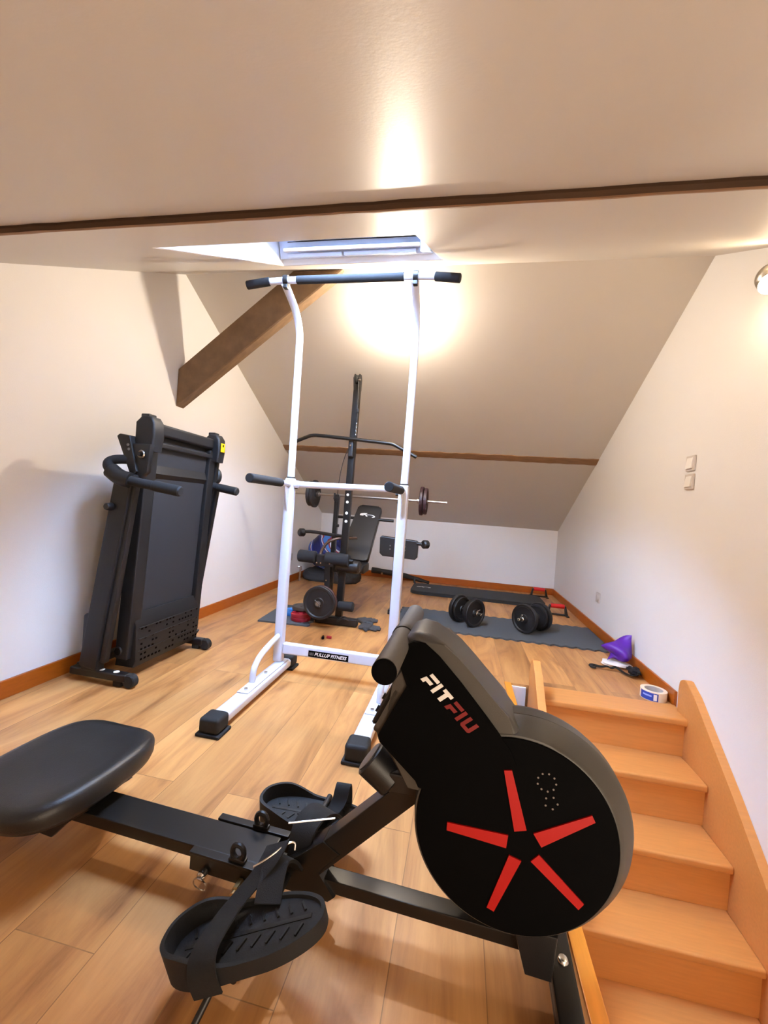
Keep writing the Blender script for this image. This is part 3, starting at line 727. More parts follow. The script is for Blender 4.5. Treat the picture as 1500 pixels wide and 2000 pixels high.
def text_mesh(body, size, M, depth, mname, parent, m, world=True, shear=0.0, xs=1.0):
    cu = bpy.data.curves.new(mname, 'FONT'); cu.body = body; cu.size = size; cu.extrude = depth; cu.align_x = 'CENTER'; cu.align_y = 'CENTER'; cu.shear = shear
    cu.offset = size*0.02
    to = bpy.data.objects.new(mname+'_tmp', cu); COL.objects.link(to)
    dg = bpy.context.evaluated_depsgraph_get(); me = bpy.data.meshes.new_from_object(to.evaluated_get(dg))
    bm = B(); bm.from_mesh(me); bpy.data.objects.remove(to); bpy.data.curves.remove(cu); bpy.data.meshes.remove(me)
    for v in bm.verts: v.co = M @ Vector((v.co.x*xs, v.co.y, v.co.z))
    return obj(mname, bm, m, parent, world=world)
Mt = Matrix.Translation((-0.605, PY-0.0199, 0.1345)) @ Matrix.Rotation(PI/2, 4, 'X')
text_mesh('PULLUP FITNESS', 0.024, Mt, 0.0003, 'sticker_lettering', lc, WHT, shear=0.3, xs=0.98)
bm = B()
for k in range(4): box(bm, (-0.716+k*0.006, PY-0.0202, 0.127), (-0.713+k*0.006, PY-0.0196, 0.142))
obj('sticker_stripes', bm, GRP, lc)
# pull-up bar
TY, TZ = PY-0.207, 1.957
bm = B(); tube(bm, [(-1.00, TY-0.01, TZ-0.012), (-0.93, TY, TZ-0.001), (-0.88, TY, TZ), (-0.29, TY, TZ), (-0.24, TY, TZ-0.001), (-0.15, TY-0.01, TZ-0.010)], 0.0155, 20, smooth=1); pb = obj('pull_up_bar', bm, WMET, PS)
bm = B(); cyl(bm, (-0.842, TY, TZ), (-0.330, TY, TZ), 0.0185, n=24, bev=0.002); obj('centre_grip', bm, FOAM, pb)
bm = B(); cyl(bm, (-0.975, TY-0.006, TZ-0.006), (-1.085, TY-0.022, TZ-0.030), 0.0195, n=24, bev=0.003); obj('end_grip', bm, FOAM, pb)
bm = B(); cyl(bm, (-0.190, TY-0.006, TZ-0.006), (-0.078, TY-0.022, TZ-0.026), 0.0195, n=24, bev=0.003); obj('end_grip', bm, FOAM, pb)
for x in (-0.895, -0.277):
    bm = B(); M = Matrix.Translation((x, TY, TZ)) @ Matrix.Rotation(PI/2, 4, 'Y'); lathe(bm, [(0.0165, -0.011), (0.024, -0.011), (0.024, 0.011), (0.0165, 0.011)], 24, M)
    box(bm, (x-0.011, TY-0.012, TZ-0.04), (x+0.011, TY+0.012, TZ-0.02), 0.004); obj('bar_clamp', bm, BLK, pb)

# ================================================================== TREADMILL folded upright against the left wall
TM = thing('treadmill', 'black folded treadmill standing upright against the left wall', 'treadmill', (-1.56, 1.95, 0))
Y0, Y1 = 1.705, 2.255
def T_(name, bm, m, p=None, **k): return obj(name, bm, m, p or TM, **k)
bm = B(); bar(bm, (-1.545, 1.745, 0.10), (-1.50, 1.745, 1.18), 0.07, 0.075, 0.010, (0, 1, 0)); T_('side_rail', bm, PLAS)
bm = B(); bar(bm, (-1.545, 2.225, 0.10), (-1.50, 2.225, 1.18), 0.07, 0.06, 0.010, (0, 1, 0)); T_('side_rail', bm, PLAS)
bm = B(); prism(bm, [(-1.555, 0.26), (-1.530, 0.26), (-1.487, 1.16), (-1.512, 1.16)], 1.782, 2.195, 'y', 0.002, 1); T_('running_belt', bm, BELT)
bm = B(); prism(bm, [(-1.60, 0.10), (-1.56, 0.10), (-1.515, 1.18), (-1.55, 1.18)], 1.76, 2.22, 'y', 0.002, 1); T_('deck_board', bm, BLK)
# roller bars at the top
bm = B(); box(bm, (-1.52, 1.755, 1.185), (-1.462, 2.225, 1.245), 0.012, 3); T_('rear_roller_cover', bm, PLAS)
bm = B(); box(bm, (-1.51, 1.755, 1.128), (-1.465, 2.245, 1.152), 0.006, 3); T_('rear_crossbar', bm, PLAS)
def endcap(y0, y1, dz):
    bm = B(); prism(bm, [(-1.53, 1.10+dz), (-1.435, 1.10+dz), (-1.425, 1.17+dz), (-1.430, 1.235+dz), (-1.450, 1.262+dz), (-1.495, 1.268+dz), (-1.53, 1.235+dz)], y0, y1, 'y', 0.012, 3)
    box(bm, (-1.51, min(y0, y1)+0.01, 1.255+dz), (-1.465, max(y0, y1)-0.015, 1.276+dz), 0.005)
    return T_('end_cap', bm, PLAS)
endcap(1.690, 1.765, 0); ec = endcap(2.215, 2.285, 0.01)
bm = B(); box(bm, (-1.4255, 2.228, 1.172), (-1.4205, 2.266, 1.225), 0.002); T_('warning_sticker', bm, YEL, ec, label='yellow warning sticker')
bm = B(); box(bm, (-1.4203, 2.240, 1.203), (-1.4198, 2.252, 1.217)); T_('sticker_symbol', bm, FACE, ec)
bm = B(); box(bm, (-1.525, 1.75, 1.12), (-1.500, 2.23, 1.235), 0.004); T_('rear_panel', bm, PLAS)
# latch bracket under the left cap with ring, and the right one
bm = B(); prism(bm, [(-1.53, 1.13), (-1.425, 1.13), (-1.435, 1.0), (-1.48, 0.955), (-1.53, 0.97)], 1.672, 1.702, 'y', 0.008, 2); lb = T_('latch_bracket', bm, PLAS)
bm = B(); M = Matrix.Translation((-1.465, 1.669, 1.08)) @ Matrix.Rotation(PI/2, 4, 'X'); lathe(bm, [(0.010, 0), (0.018, 0), (0.020, 0.004), (0.016, 0.008), (0.010, 0.004), (0.010, 0)], 24, M); T_('latch_ring', bm, STEEL, lb)
bm = B(); cyl(bm, (-1.465, 1.671, 1.08), (-1.465, 1.650, 1.08), 0.009, n=16); T_('latch_pin', bm, BLK, lb)
bm = B(); prism(bm, [(-1.57, 1.11), (-1.46, 1.11), (-1.47, 1.0), (-1.51, 0.94), (-1.57, 0.96)], 2.262, 2.29, 'y', 0.010, 2)
ellipsoid(bm, (-1.49, 2.305, 1.03), (0.035, 0.022, 0.05)); T_('latch_bracket', bm, PLAS)
# uprights
for y0 in (1.655, 2.29):
    bm = B(); bar(bm, (-1.655, y0, 0.07), (-1.520, y0, 0.99), 0.045, 0.095, 0.010, (1, 0, 0)); up_ = T_('upright', bm, PLAS)
    bm = B(); bar(bm, (-1.585, y0+0.004, 0.10), (-1.475, y0+0.004, 0.95), 0.03, 0.03, 0.006, (1, 0, 0)); T_('gas_strut', bm, BLK, up_)
bm = B(); cyl(bm, (-1.572, 1.632, 0.83), (-1.572, 1.60, 0.83), 0.019, 0.016, bev=0.003); T_('height_knob', bm, BLK)
bm = B(); box(bm, (-1.70, 1.64, 0.05), (-1.60, 1.685, 0.32), 0.014, 3); T_('upright_foot_cover', bm, PLAS)
# base feet with wheels
for y0, xe in ((1.665, -1.455), (2.215, -1.44)):
    bm = B(); box(bm, (-1.76, y0-0.022, 0.026), (xe, y0+0.022, 0.062), 0.008, 3); fo = T_('foot', bm, BLK)
    bm = B(); box(bm, (xe-0.07, y0-0.016, 0.0), (xe-0.025, y0+0.016, 0.03), 0.005); T_('foot_pad', bm, RUB, fo)
    bm = B(); cyl(bm, (xe+0.012, y0-0.018, 0.032), (xe+0.012, y0+0.018, 0.032), 0.031, n=28, bev=0.004); T_('wheel', bm, RUB, fo)
    if y0 < 2:
        for xx in (-1.60, -1.52):
            bm = B(); M = Matrix.Translation((xx, y0, 0.0622)); lathe(bm, [(0.013, 0), (0.012, 0.002), (0, 0.003)], 20, M); T_('bolt_cap', bm, WHT, fo)
    else:
        bm = B(); cyl(bm, (-1.50, y0, 0.062), (-1.50, y0, 0.09), 0.006, n=12); cyl(bm, (-1.50, y0, 0.09), (-1.50, y0, 0.108), 0.014, 0.022, n=8, bev=0.003); T_('levelling_knob', bm, BLK, fo)
bm = B(); box(bm, (-1.76, 1.68, 0.03), (-1.72, 2.20, 0.07), 0.006); T_('base_crossbar', bm, BLK)
# motor cover at the bottom, with its vent slots
bm = B(); prism(bm, [(-1.60, 0.055), (-1.50, 0.055), (-1.485, 0.09), (-1.49, 0.255), (-1.515, 0.315), (-1.56, 0.315)], 1.735, 2.215, 'y', 0.008, 2); mc = T_('motor_cover', bm, PLAS)
bm = B(); rnd = random.Random(11)
for i in range(7):
    for j in range(18):
        if rnd.random() < 0.45: continue
        z = 0.085+i*0.025; y = 1.765+j*0.025
        x = -1.4852-(z-0.09)*0.03
        box(bm, (x-0.0015, y, z), (x+0.0012, y+0.012, z+0.009))
T_('vent_slots', bm, FACE, mc)
bm = B()
for z in (0.13, 0.19, 0.245): box(bm, (-1.489, 1.75, z), (-1.4825, 2.2, z+0.004), 0.0008, 1)
T_('cover_ribs', bm, PLAS, mc)
bm = B(); cyl(bm, (-1.555, 1.7345, 0.14), (-1.555, 1.70, 0.14), 0.022, n=20, bev=0.004); T_('pivot', bm, BLK, mc)
# console and handlebars behind the deck
bm = B(); prism(bm, [(-1.60, 1.16), (-1.585, 1.172), (-1.53, 1.165), (-1.48, 1.00), (-1.50, 0.97), (-1.52, 0.99)], 1.66, 2.26, 'y', 0.01, 2); co = T_('console', bm, PLAS)
bm = B(); 
for zz, yy in ((0.0, 1.705), (0.02, 1.72)):
    cyl(bm, (-1.525+zz*-0.3, 1.659, 1.10+zz), (-1.525+zz*-0.3, 1.656, 1.10+zz), 0.006, n=10)
T_('console_button', bm, GRP, co)
for y0, s, dx in ((1.655, 1, 0.0), (2.29, -1, 0.0)):
    pts = [(-1.49, y0+0.05*s, 1.05), (-1.55, y0+0.02*s, 1.055), (-1.61, y0-0.01*s, 1.045), (-1.60, y0-0.035*s, 1.01), (-1.53, y0-0.035*s, 0.965), (-1.45, y0-0.02*s, 0.948), (-1.36, y0-0.01*s, 0.938), (-1.245, y0-0.0*s, 0.922)]
    if s < 0: pts = [(a, b, c) for a, b, c in [(-1.62, 2.27, 1.05), (-1.56, 2.29, 1.01), (-1.51, 2.285, 0.985), (-1.47, 2.27, 0.965), (-1.40, 2.255, 0.957), (-1.315, 2.25, 0.945)]]
    bm = B(); tube(bm, pts, 0.0215, 16, smooth=3); hb_ = T_('handrail', bm, FOAM)
    e = Vector(pts[-1]); d = (e-Vector(pts[-2])).normalized()
    bm = B(); cyl(bm, e-d*0.13, e+d*0.005, 0.0245, n=20, bev=0.006); T_('handrail_grip', bm, RUB, hb_)
bm = B(); tube(bm, [(-1.575, 1.62, 0.995), (-1.53, 1.62, 0.965), (-1.48, 1.63, 0.955)], 0.036, 14, smooth=2); T_('handrail_joint', bm, PLAS)

# ================================================================== WEIGHT BENCH with lat tower
WB = thing('weight_bench', 'black weight bench with tall lat pulldown tower behind the white pull-up station', 'weight bench', (-0.86, 3.05, 0))
def W_(name, bm, m, p=None, **k): return obj(name, bm, m, p or WB, **k)
BX = -0.865
bm = B(); bar(bm, (BX, 3.06, 0.05), (BX+0.028, 3.03, 1.86), 0.05, 0.05, 0.006, (0, 1, 0)); mast = W_('lat_mast', bm, SATIN)
bm = B(); box(bm, (-1.035, 2.995, 0.004), (-0.705, 3.055, 0.060), 0.008, 3); W_('front_foot', bm, BLK)
for k in range(4):
    z = 0.99-k*0.055 if k < 2 else 0.995-k*0.062-0.02
    bm = B(); M = Matrix.Translation((BX+0.014, 3.022, z)) @ Matrix.Rotation(PI/2, 4, 'X'); lathe(bm, [(0.011, 0), (0.010, 0.003), (0, 0.004)], 16, M); W_('adjustment_hole', bm, WHT, mast)
bm = B()
for s in (-0.018, 0.018):
    prism(bm, [(3.00, 1.78), (3.06, 1.78), (3.065, 1.87), (3.04, 1.90), (3.0, 1.895), (2.975, 1.86)], BX+0.028+s-0.005, BX+0.028+s+0.005, 'x', 0.002, 1)
W_('pulley_plates', bm, BLK, mast)
bm = B(); cyl(bm, (BX+0.016, 3.015, 1.855), (BX+0.040, 3.015, 1.855), 0.035, n=28, bev=0.004); W_('pulley', bm, RUB, mast)
bm = B(); cyl(bm, (BX+0.044, 2.985, 1.845), (BX+0.06, 2.985, 1.845), 0.009, n=8); W_('bolt', bm, CHR, mast)
bm = B(); box(bm, (BX+0.001, 2.975, 1.27), (BX+0.045, 3.01, 1.40), 0.012, 3); W_('lat_bar_hook', bm, BLK, mast)
bm = B(); cyl(bm, (BX+0.022, 2.974, 1.355), (BX+0.022, 2.968, 1.355), 0.007, n=8); W_('bolt', bm, CHR, mast)
bm = B(); tube(bm, [(BX+0.045, 2.985, 1.84), (BX+0.05, 2.985, 1.6), (BX+0.045, 2.985, 1.42), (BX-0.02, 3.0, 1.30), (BX-0.055, 3.01, 1.15), (BX-0.07, 3.02, 0.95), (BX-0.075, 3.05, 0.6), (BX-0.02, 3.05, 0.35)], 0.0028, 8, smooth=2); W_('cable', bm, BLK, mast)
bm = B(); box(bm, (BX+0.045, 2.975, 1.60), (BX+0.063, 2.995, 1.63), 0.004); cyl(bm, (BX+0.054, 2.985, 1.53), (BX+0.054, 2.985, 1.60), 0.005); W_('cable_stop', bm, BLK, mast)
bm = B()
for k in range(7):
    M = Matrix.Translation((BX+0.054, 2.985, 1.445+k*0.014)) @ Matrix.Rotation(PI/2*(k % 2), 4, 'Z')
    tube(bm, [M @ Vector((0.004*math.cos(2*PI*j/10), 0, 0.010*math.sin(2*PI*j/10))) for j in range(10)], 0.0014, 5, closed=True)
W_('chain', bm, CHR, mast)
# rear barbell uprights
for x, z1 in ((-1.115, 1.0), (-0.538, 1.0)):
    bm = B(); bar(bm, (x, 3.60, 0.03), (x+0.005, 3.60, z1), 0.04, 0.045, 0.005, (0, 1, 0)); u_ = W_('barbell_upright', bm, SATIN)
    bm = B(); tube(bm, [(x, 3.57, 0.93), (x, 3.53, 0.955), (x, 3.53, 1.01)], 0.008, 8, smooth=1); box(bm, (x-0.02, 3.56, 0.955), (x+0.02, 3.625, 0.975), 0.004); W_('barbell_hook', bm, BLK, u_)
    bm = B(); cyl(bm, (x+0.022, 3.575, 0.72), (x+0.045, 3.575, 0.72), 0.013, n=12); W_('adjustment_knob', bm, BLK, u_)
    bm = B(); bar(bm, (x, 3.50, 0.02), (x, 3.70, 0.02), 0.045, 0.04, 0.005); W_('upright_foot', bm, BLK, u_)
bm = B(); cyl(bm, (-1.10, 3.60, 0.80), (-0.58, 3.60, 0.80), 0.013, n=16); W_('upright_crossbar', bm, SATIN)
# backrest
a = Vector((-0.845, 3.33, 0.455)); b = Vector((-0.815, 3.70, 0.905))
yv = (b-a).normalized(); xv = Vector((1, 0, 0)); xv = (xv-yv*xv.dot(yv)).normalized(); zv = xv.cross(yv)
Mb = Matrix.Identity(4)
for i in range(3): Mb[i][0] = xv[i]; Mb[i][1] = yv[i]; Mb[i][2] = zv[i]
Mb.translation = a
Lb = (b-a).length
bm = B(); prism(bm, [(x*(1.0+0.22*(1-y/Lb)) - 0.012*(1-y/Lb), y) for x, y in rounded((-0.108, 0), (0.108, Lb), 0.03)], -0.025, 0.025, 'z', 0.010, 3, Mb); br_ = W_('backrest', bm, VIN)
def swoosh(M, s, name, parent, m):
    bm = B()
    def ell(cx, cy_, rx, ry, rot, t, a0=0, a1=360):
        n = 24; prev = None
        for k in range(n+1):
            a = math.radians(a0+(a1-a0)*k/n)
            o_ = []
            for q in (1.0, 1.0-t):
                x = rx*q*math.cos(a); y = ry*(q if t < 1 else q)*math.sin(a)
                o_.append(Vector((cx+x*math.cos(rot)-y*math.sin(rot), cy_+x*math.sin(rot)+y*math.cos(rot), 0))*s)
            cur = [bm.verts.new(M @ o_[0]), bm.verts.new(M @ o_[1])]
            if prev: bm.faces.new((prev[0], prev[1], cur[1], cur[0]))
            prev = cur
    ell(0.35, -0.08, 0.6, 0.2, -0.05, 0.28, -60, 230); ell(-0.35, 0.08, 0.6, 0.2, 0.08, 0.6, 60, 250); ell(-0.55, 0.05, 0.4, 0.12, 0.3, 0.8)
    r = bmesh.ops.extrude_face_region(bm, geom=bm.faces[:]); zz = (M.to_3x3() @ Vector((0, 0, 1))).normalized()
    for v in [g_ for g_ in r['geom'] if isinstance(g_, bmesh.types.BMVert)]: v.co += zz*0.0012
    return obj(name, bm, m, parent)
swoosh(Mb @ Matrix.Translation((0.0, Lb-0.115, 0.0252)), 0.075, 'swoosh_print', br_, WHT)
# seat, frame
bm = B(); prism(bm, rounded((-1.00, 3.10), (-0.715, 3.38), 0.05), 0.385, 0.45, 'z', 0.022, 3); W_('seat', bm, VIN)
bm = B(); bar(bm, (BX, 3.07, 0.36), (-1.105, 3.59, 0.40), 0.05, 0.04, 0.005); W_('seat_frame', bm, SATIN)
bm = B(); bar(bm, (BX+0.02, 3.40, 0.38), (BX+0.045, 3.64, 0.72), 0.04, 0.03, 0.004); W_('backrest_support', bm, SATIN)
# leg developer: rollers
bm = B(); cyl(bm, (-1.17, 2.97, 0.505), (-0.76, 2.97, 0.500), 0.012, n=16); box(bm, (-1.045, 2.945, 0.44), (-0.90, 2.99, 0.53), 0.01, 3); lv = W_('roller_axle', bm, BLK)
for xa, xb in ((-1.185, -1.05), (-0.975, -0.79)):
    bm = B(); cyl(bm, (xa, 2.97, 0.505), (xb, 2.97, 0.502), 0.046, n=28, bev=0.006); W_('foam_roller', bm, FOAM, lv)
bm = B(); cyl(bm, (-0.90, 3.02, 0.455), (-0.715, 3.02, 0.450), 0.048, n=28, bev=0.012); W_('foam_roller', bm, VIN, lv)
for x in (-1.03, -1.0, -0.93):
    bm = B(); cyl(bm, (x, 2.9445, 0.468), (x, 2.938, 0.468), 0.006, n=8); W_('bolt', bm, CHR, lv)
bm = B(); bar(bm, (-0.95, 2.97, 0.47), (-0.93, 2.955, 0.17), 0.045, 0.045, 0.005, (0, 1, 0)); lev = W_('leg_lever', bm, SATIN)
bm = B(); cyl(bm, (-0.945, 2.945, 0.345), (-0.945, 2.93, 0.345), 0.006, n=8); W_('bolt', bm, CHR, lev)
bm = B(); cyl(bm, (-1.10, 2.975, 0.155), (-0.74, 2.975, 0.160), 0.011, n=16); la = W_('lower_roller_axle', bm, BLK)
bm = B(); cyl(bm, (-0.85, 2.975, 0.158), (-0.735, 2.975, 0.160), 0.036, n=28, bev=0.006); W_('foam_roller', bm, FOAM, la)
bm = B(); cyl(bm, (-0.96, 2.96, 0.19), (-0.965, 2.83, 0.19), 0.0125, n=16); W_('plate_peg', bm, STEEL)
bm = B(); tube(bm, [(-0.855, 3.0, 0.03), (-0.80, 2.96, 0.09), (-0.76, 2.965, 0.06)], 0.008, 8, smooth=2); W_('foot_strut', bm, BLK)
# butterfly arms with knobs
for xa, xk in ((-0.95, -1.30), (-0.63, -0.262)):
    ya = 3.28
    if xa < -0.9:
        pts = [(-0.84, 3.2, 0.655), (-1.0, 3.22, 0.66), (-1.21, ya, 0.67), (xk+0.03, ya, 0.665)]
    else:
        pts = [(-0.33, ya, 0.645), (xk-0.01, ya, 0.645)]
    bm = B(); tube(bm, pts, 0.014, 14, smooth=1); ar = W_('side_arm', bm, BLK)
    bm = B(); cyl(bm, (xk-0.018, ya-0.02, 0.655 if xa < -.9 else 0.645), (xk+0.02, ya+0.02, 0.655 if xa < -.9 else 0.645), 0.034, n=20, bev=0.01); W_('arm_knob', bm, BLK, ar)
bm = B(); tube(bm, [(-0.80, 3.18, 0.655), (-0.86, 3.1, 0.655), (-0.93, 3.05, 0.65), (-1.0, 3.03, 0.61), (-1.03, 3.02, 0.54), (-1.03, 3.0, 0.5)], 0.011, 12, smooth=3); W_('curl_bar', bm, mat('bronze_tube', srgb(92, 72, 60), 0.4, metal=0.5))
bm = B(); prism(bm, [(-0.625, 0.545), (-0.60, 0.523), (-0.335, 0.515), (-0.318, 0.535), (-0.316, 0.655), (-0.33, 0.668), (-0.615, 0.685), (-0.63, 0.672)], 3.27, 3.315, 'y', 0.010, 3); pad = W_('arm_pad', bm, VIN)
bm = B(); bar(bm, (-0.50, 3.33, 0.55), (-0.52, 3.58, 0.38), 0.035, 0.035, 0.004); W_('pad_support', bm, SATIN, pad)
for x in (-0.54, -0.42):
    for z in (0.585, 0.612):
        bm = B(); cyl(bm, (x, 3.2695, z), (x, 3.266, z), 0.006, n=8); W_('pad_bolt', bm, GRP, pad)
# lat bar (hangs from the tower hook: its own thing)
bm = B(); tube(bm, [(-1.30, 2.957, 1.345), (-1.26, 2.957, 1.370), (-1.17, 2.957, 1.408), (-1.14, 2.957, 1.416), (-1.10, 2.957, 1.418), (-0.85, 2.957, 1.402), (-0.56, 2.957, 1.382), (-0.52, 2.957, 1.376), (-0.49, 2.957, 1.362), (-0.40, 2.957, 1.318), (-0.345, 2.957, 1.290)], 0.0135, 14, smooth=1)
solo('lat_pulldown_bar', bm, SATIN, 'black bent lat pulldown bar hanging from the tower above the bench', 'bar', (-0.85, 2.957, 1.4))

# barbell
BBY, BBZ = 3.60, 0.992
BBT = thing('barbell', 'chrome barbell with dark plates resting on the bench uprights', 'barbell', (-0.86, BBY, BBZ))
bm = B(); cyl(bm, (-1.60, BBY, BBZ), (-0.125, BBY, BBZ), 0.0125, n=20, bev=0.002); obj('bar', bm, STEEL, BBT)
def plate(bm, c, ax, r, th, hole=0.014):
    c = Vector(c); ax = Vector(ax).normalized(); M, _ = frame_from(c-ax*th/2, c+ax*th/2)
    lathe(bm, [(hole, 0), (r*0.28, 0), (r*0.32, th*0.25), (r*0.8, th*0.25), (r*0.86, 0), (r*0.97, 0), (r, th*0.15), (r, th*0.85), (r*0.97, th), (r*0.86, th), (r*0.8, th*0.75), (r*0.32, th*0.75), (r*0.28, th), (hole, th), (hole, 0)], 40, M)
for x, r, m_ in ((-1.36, 0.115, IRON), (-1.325, 0.125, IRON), (-0.345, 0.125, IRONP), (-0.312, 0.115, IRONP)):
    bm = B(); plate(bm, (x, BBY, BBZ), (1, 0, 0), r, 0.028); obj('weight_plate', bm, m_, BBT)
for x in (-1.295, -0.375):
    bm = B(); cyl(bm, (x-0.012, BBY, BBZ), (x+0.012, BBY, BBZ), 0.024, n=16, bev=0.002); obj('collar', bm, STEEL, BBT)
# plates on the leg peg
bm = B(); plate(bm, (-0.963, 2.865, 0.19), (0.03, 1, 0), 0.122, 0.028)
solo('weight_plate', bm, IRON, 'large black weight plate on the bench leg peg, facing the room', 'weight plate', (-0.963, 2.865, 0.19), 'weight plates on the bench leg peg')
bm = B(); plate(bm, (-0.962, 2.90, 0.19), (0.03, 1, 0), 0.122, 0.026)
solo('weight_plate', bm, mat('reddish_black_iron', srgb(62, 34, 32), 0.5, noise=0.2), 'reddish-rimmed weight plate behind the large black one on the bench leg peg', 'weight plate', (-0.962, 2.90, 0.19), 'weight plates on the bench leg peg')
bm = B(); M, _ = frame_from((-0.9645, 2.84, 0.19), (-0.965, 2.82, 0.19)); lathe(bm, [(0.0135, 0), (0.019, 0), (0.019, 0.012), (0.0135, 0.012), (0.0135, 0)], 20, M)
tube(bm, [(-0.985, 2.826, 0.215), (-0.96, 2.822, 0.20), (-0.945, 2.826, 0.17)], 0.003, 6, smooth=1)
solo('spring_collar', bm, mat('grey_steel', srgb(120, 118, 116), 0.5, metal=0.6), 'chrome spring collar holding the plates on the bench leg peg', 'collar', (-0.965, 2.83, 0.19))

# floor mats and loose plates
def puzzle(bm, x0, y0, x1, y1, h, teeth=('x0', 'x1', 'y0', 'y1'), pitch=0.075, amp=0.012, M=None):
    pts = []
    def edge(a, b, wav):
        n = max(2, int((Vector(b)-Vector(a)).length/pitch)*8); d = Vector(b)-Vector(a); nr = Vector((d.y, -d.x)).normalized()
        for k in range(n):
            t = k/n; off = amp*math.sin(2*PI*t*n/8) if wav else 0
            p = Vector(a)+d*t+nr*off; pts.append((p.x, p.y))
    edge((x0, y0), (x1, y0), 'y0' in teeth); edge((x1, y0), (x1, y1), 'x1' in teeth); edge((x1, y1), (x0, y1), 'y1' in teeth); edge((x0, y1), (x0, y0), 'x0' in teeth)
    prism(bm, pts, 0.0, h, 'z', 0, 2, M)
bm = B(); puzzle(bm, -0.46, 3.18, 1.135, 3.80, 0.012, teeth=('y0', 'y1', 'x0'), pitch=0.075)
solo('exercise_mat', bm, MATG, 'long grey foam mat with scalloped edges under the two dumbbells', 'mat', (0.35, 3.5, 0), 'grey foam floor mats')
bm = B(); puzzle(bm, -0.28, -0.19, 0.10, 0.33, 0.012, teeth=('x1',), pitch=0.09, M=Matrix.Translation((-1.16, 3.06, 0)) @ Matrix.Rotation(0.07, 4, 'Z'))
solo('exercise_mat', bm, MATG, 'small grey foam mat under the coloured plates beside the weight bench', 'mat', (-1.16, 3.06, 0), 'grey foam floor mats')
# plates lying on the small mat
def flat_plate(c, r, th, m_, label, tilt=(0, 0, 1)):
    bm = B(); plate(bm, c, tilt, r, th)
    return solo('weight_plate', bm, m_, label, 'weight plate', c, 'loose weight plates on the small mat')
flat_plate((-1.145, 2.99, 0.0255), 0.075, 0.026, REDD, 'small dark red plate on the small mat, bottom of its stack')
flat_plate((-1.145, 2.99, 0.053), 0.075, 0.026, REDD, 'small dark red plate lying second in the stack on the small mat')
flat_plate((-1.275, 3.13, 0.0255), 0.085, 0.026, BLUEP, 'blue plate lying flat on the small mat at the left of the pile')
flat_plate((-1.21, 3.20, 0.055), 0.085, 0.026, BLUEP, 'blue plate lying on the small mat, tucked under the brown plate', (0.0, 0.0, 1))
flat_plate((-1.11, 3.17, 0.0255), 0.085, 0.026, REDP, 'bright red plate on the small mat at the right of the pile')
flat_plate((-1.165, 3.09, 0.084), 0.088, 0.026, BRN, 'brownish black plate lying on top of the pile of coloured plates')
# gloves
GL = thing('training_gloves', 'pair of grey training gloves on the floor right of the bench foot', 'gloves', (-0.66, 3.12, 0))
def glove(cx, cy_, rot, z0=0.0):
    bm = B(); M = Matrix.Translation((cx, cy_, z0)) @ Matrix.Rotation(rot, 4, 'Z')
    vs = box(bm, (-0.045, -0.05, 0.0), (0.045, 0.05, 0.03), 0.012, 3, M)
    for k, (y, L) in enumerate(((-0.035, 0.055), (-0.012, 0.075), (0.012, 0.07), (0.036, 0.055))):
        cyl(bm, M @ Vector((0.04, y, 0.014)), M @ Vector((0.045+L, y*1.25, 0.010)), 0.010, 0.0085, 12, 0.003)
    cyl(bm, M @ Vector((0.0, -0.045, 0.014)), M @ Vector((0.035, -0.085, 0.010)), 0.011, 0.009, 12, 0.003)
    obj('glove', bm, GREYF, GL)
glove(-0.64, 3.02, -0.1); glove(-0.69, 3.17, 0.75)
# small bits on the floor
bm = B(); cyl(bm, (-0.862, 2.70, 0.008), (-0.85, 2.655, 0.010), 0.007, 0.010, 12, 0.002); solo('small_black_peg', bm, FACE, 'tiny black and white peg on the floor in front of the bench', 'peg', (-0.855, 2.68, 0))
bm = B(); box(bm, (-0.835, 2.68, 0.0), (-0.80, 2.70, 0.018), 0.005); solo('small_red_clip', bm, REDD, 'tiny dark red clip on the floor in front of the bench', 'clip', (-0.818, 2.69, 0))

# ================================================================== DUMBBELLS
def dumbbell(A, C, label, base):
    A = Vector(A); C = Vector(C); d = (A-C).normalized(); z0 = 0.012
    t = thing('dumbbell', label, 'dumbbell', base, 0, 'dumbbells on the grey mat')
    bm = B(); cyl(bm, C-d*0.075, A+d*0.075, 0.0125, n=18, bev=0.002); obj('handle_bar', bm, CHR, t)
    for P_, sgn in ((A, 1), (C, -1)):
        bm = B(); plate(bm, P_, d, 0.113, 0.03); obj('weight_plate', bm, PLAS, t)
        bm = B(); plate(bm, P_-d*sgn*0.03, d, 0.098, 0.028); obj('weight_plate', bm, PLAS, t)
        q = P_+d*sgn*0.026
        bm = B(); cyl(bm, q-d*0.009, q+d*0.009, 0.019, n=8, bev=0.002)
        pv = Vector((d.y, -d.x, 0)).normalized()
        tube(bm, [q, q+Vector((0, 0, 0.02))+pv*0.01, q+d*sgn*0.02+Vector((0, 0, 0.035))-pv*0.01], 0.004, 8, smooth=1); obj('collar', bm, CHR, t)
dumbbell((0.163, 3.385, 0.125), (0.040, 3.50, 0.125), 'black plate dumbbell on the grey mat, left one with its collar showing', (0.1, 3.44, 0.012))
dumbbell((0.545, 3.385, 0.125), (0.680, 3.52, 0.125), 'black plate dumbbell on the grey mat, right one nearer the wall', (0.61, 3.45, 0.012))

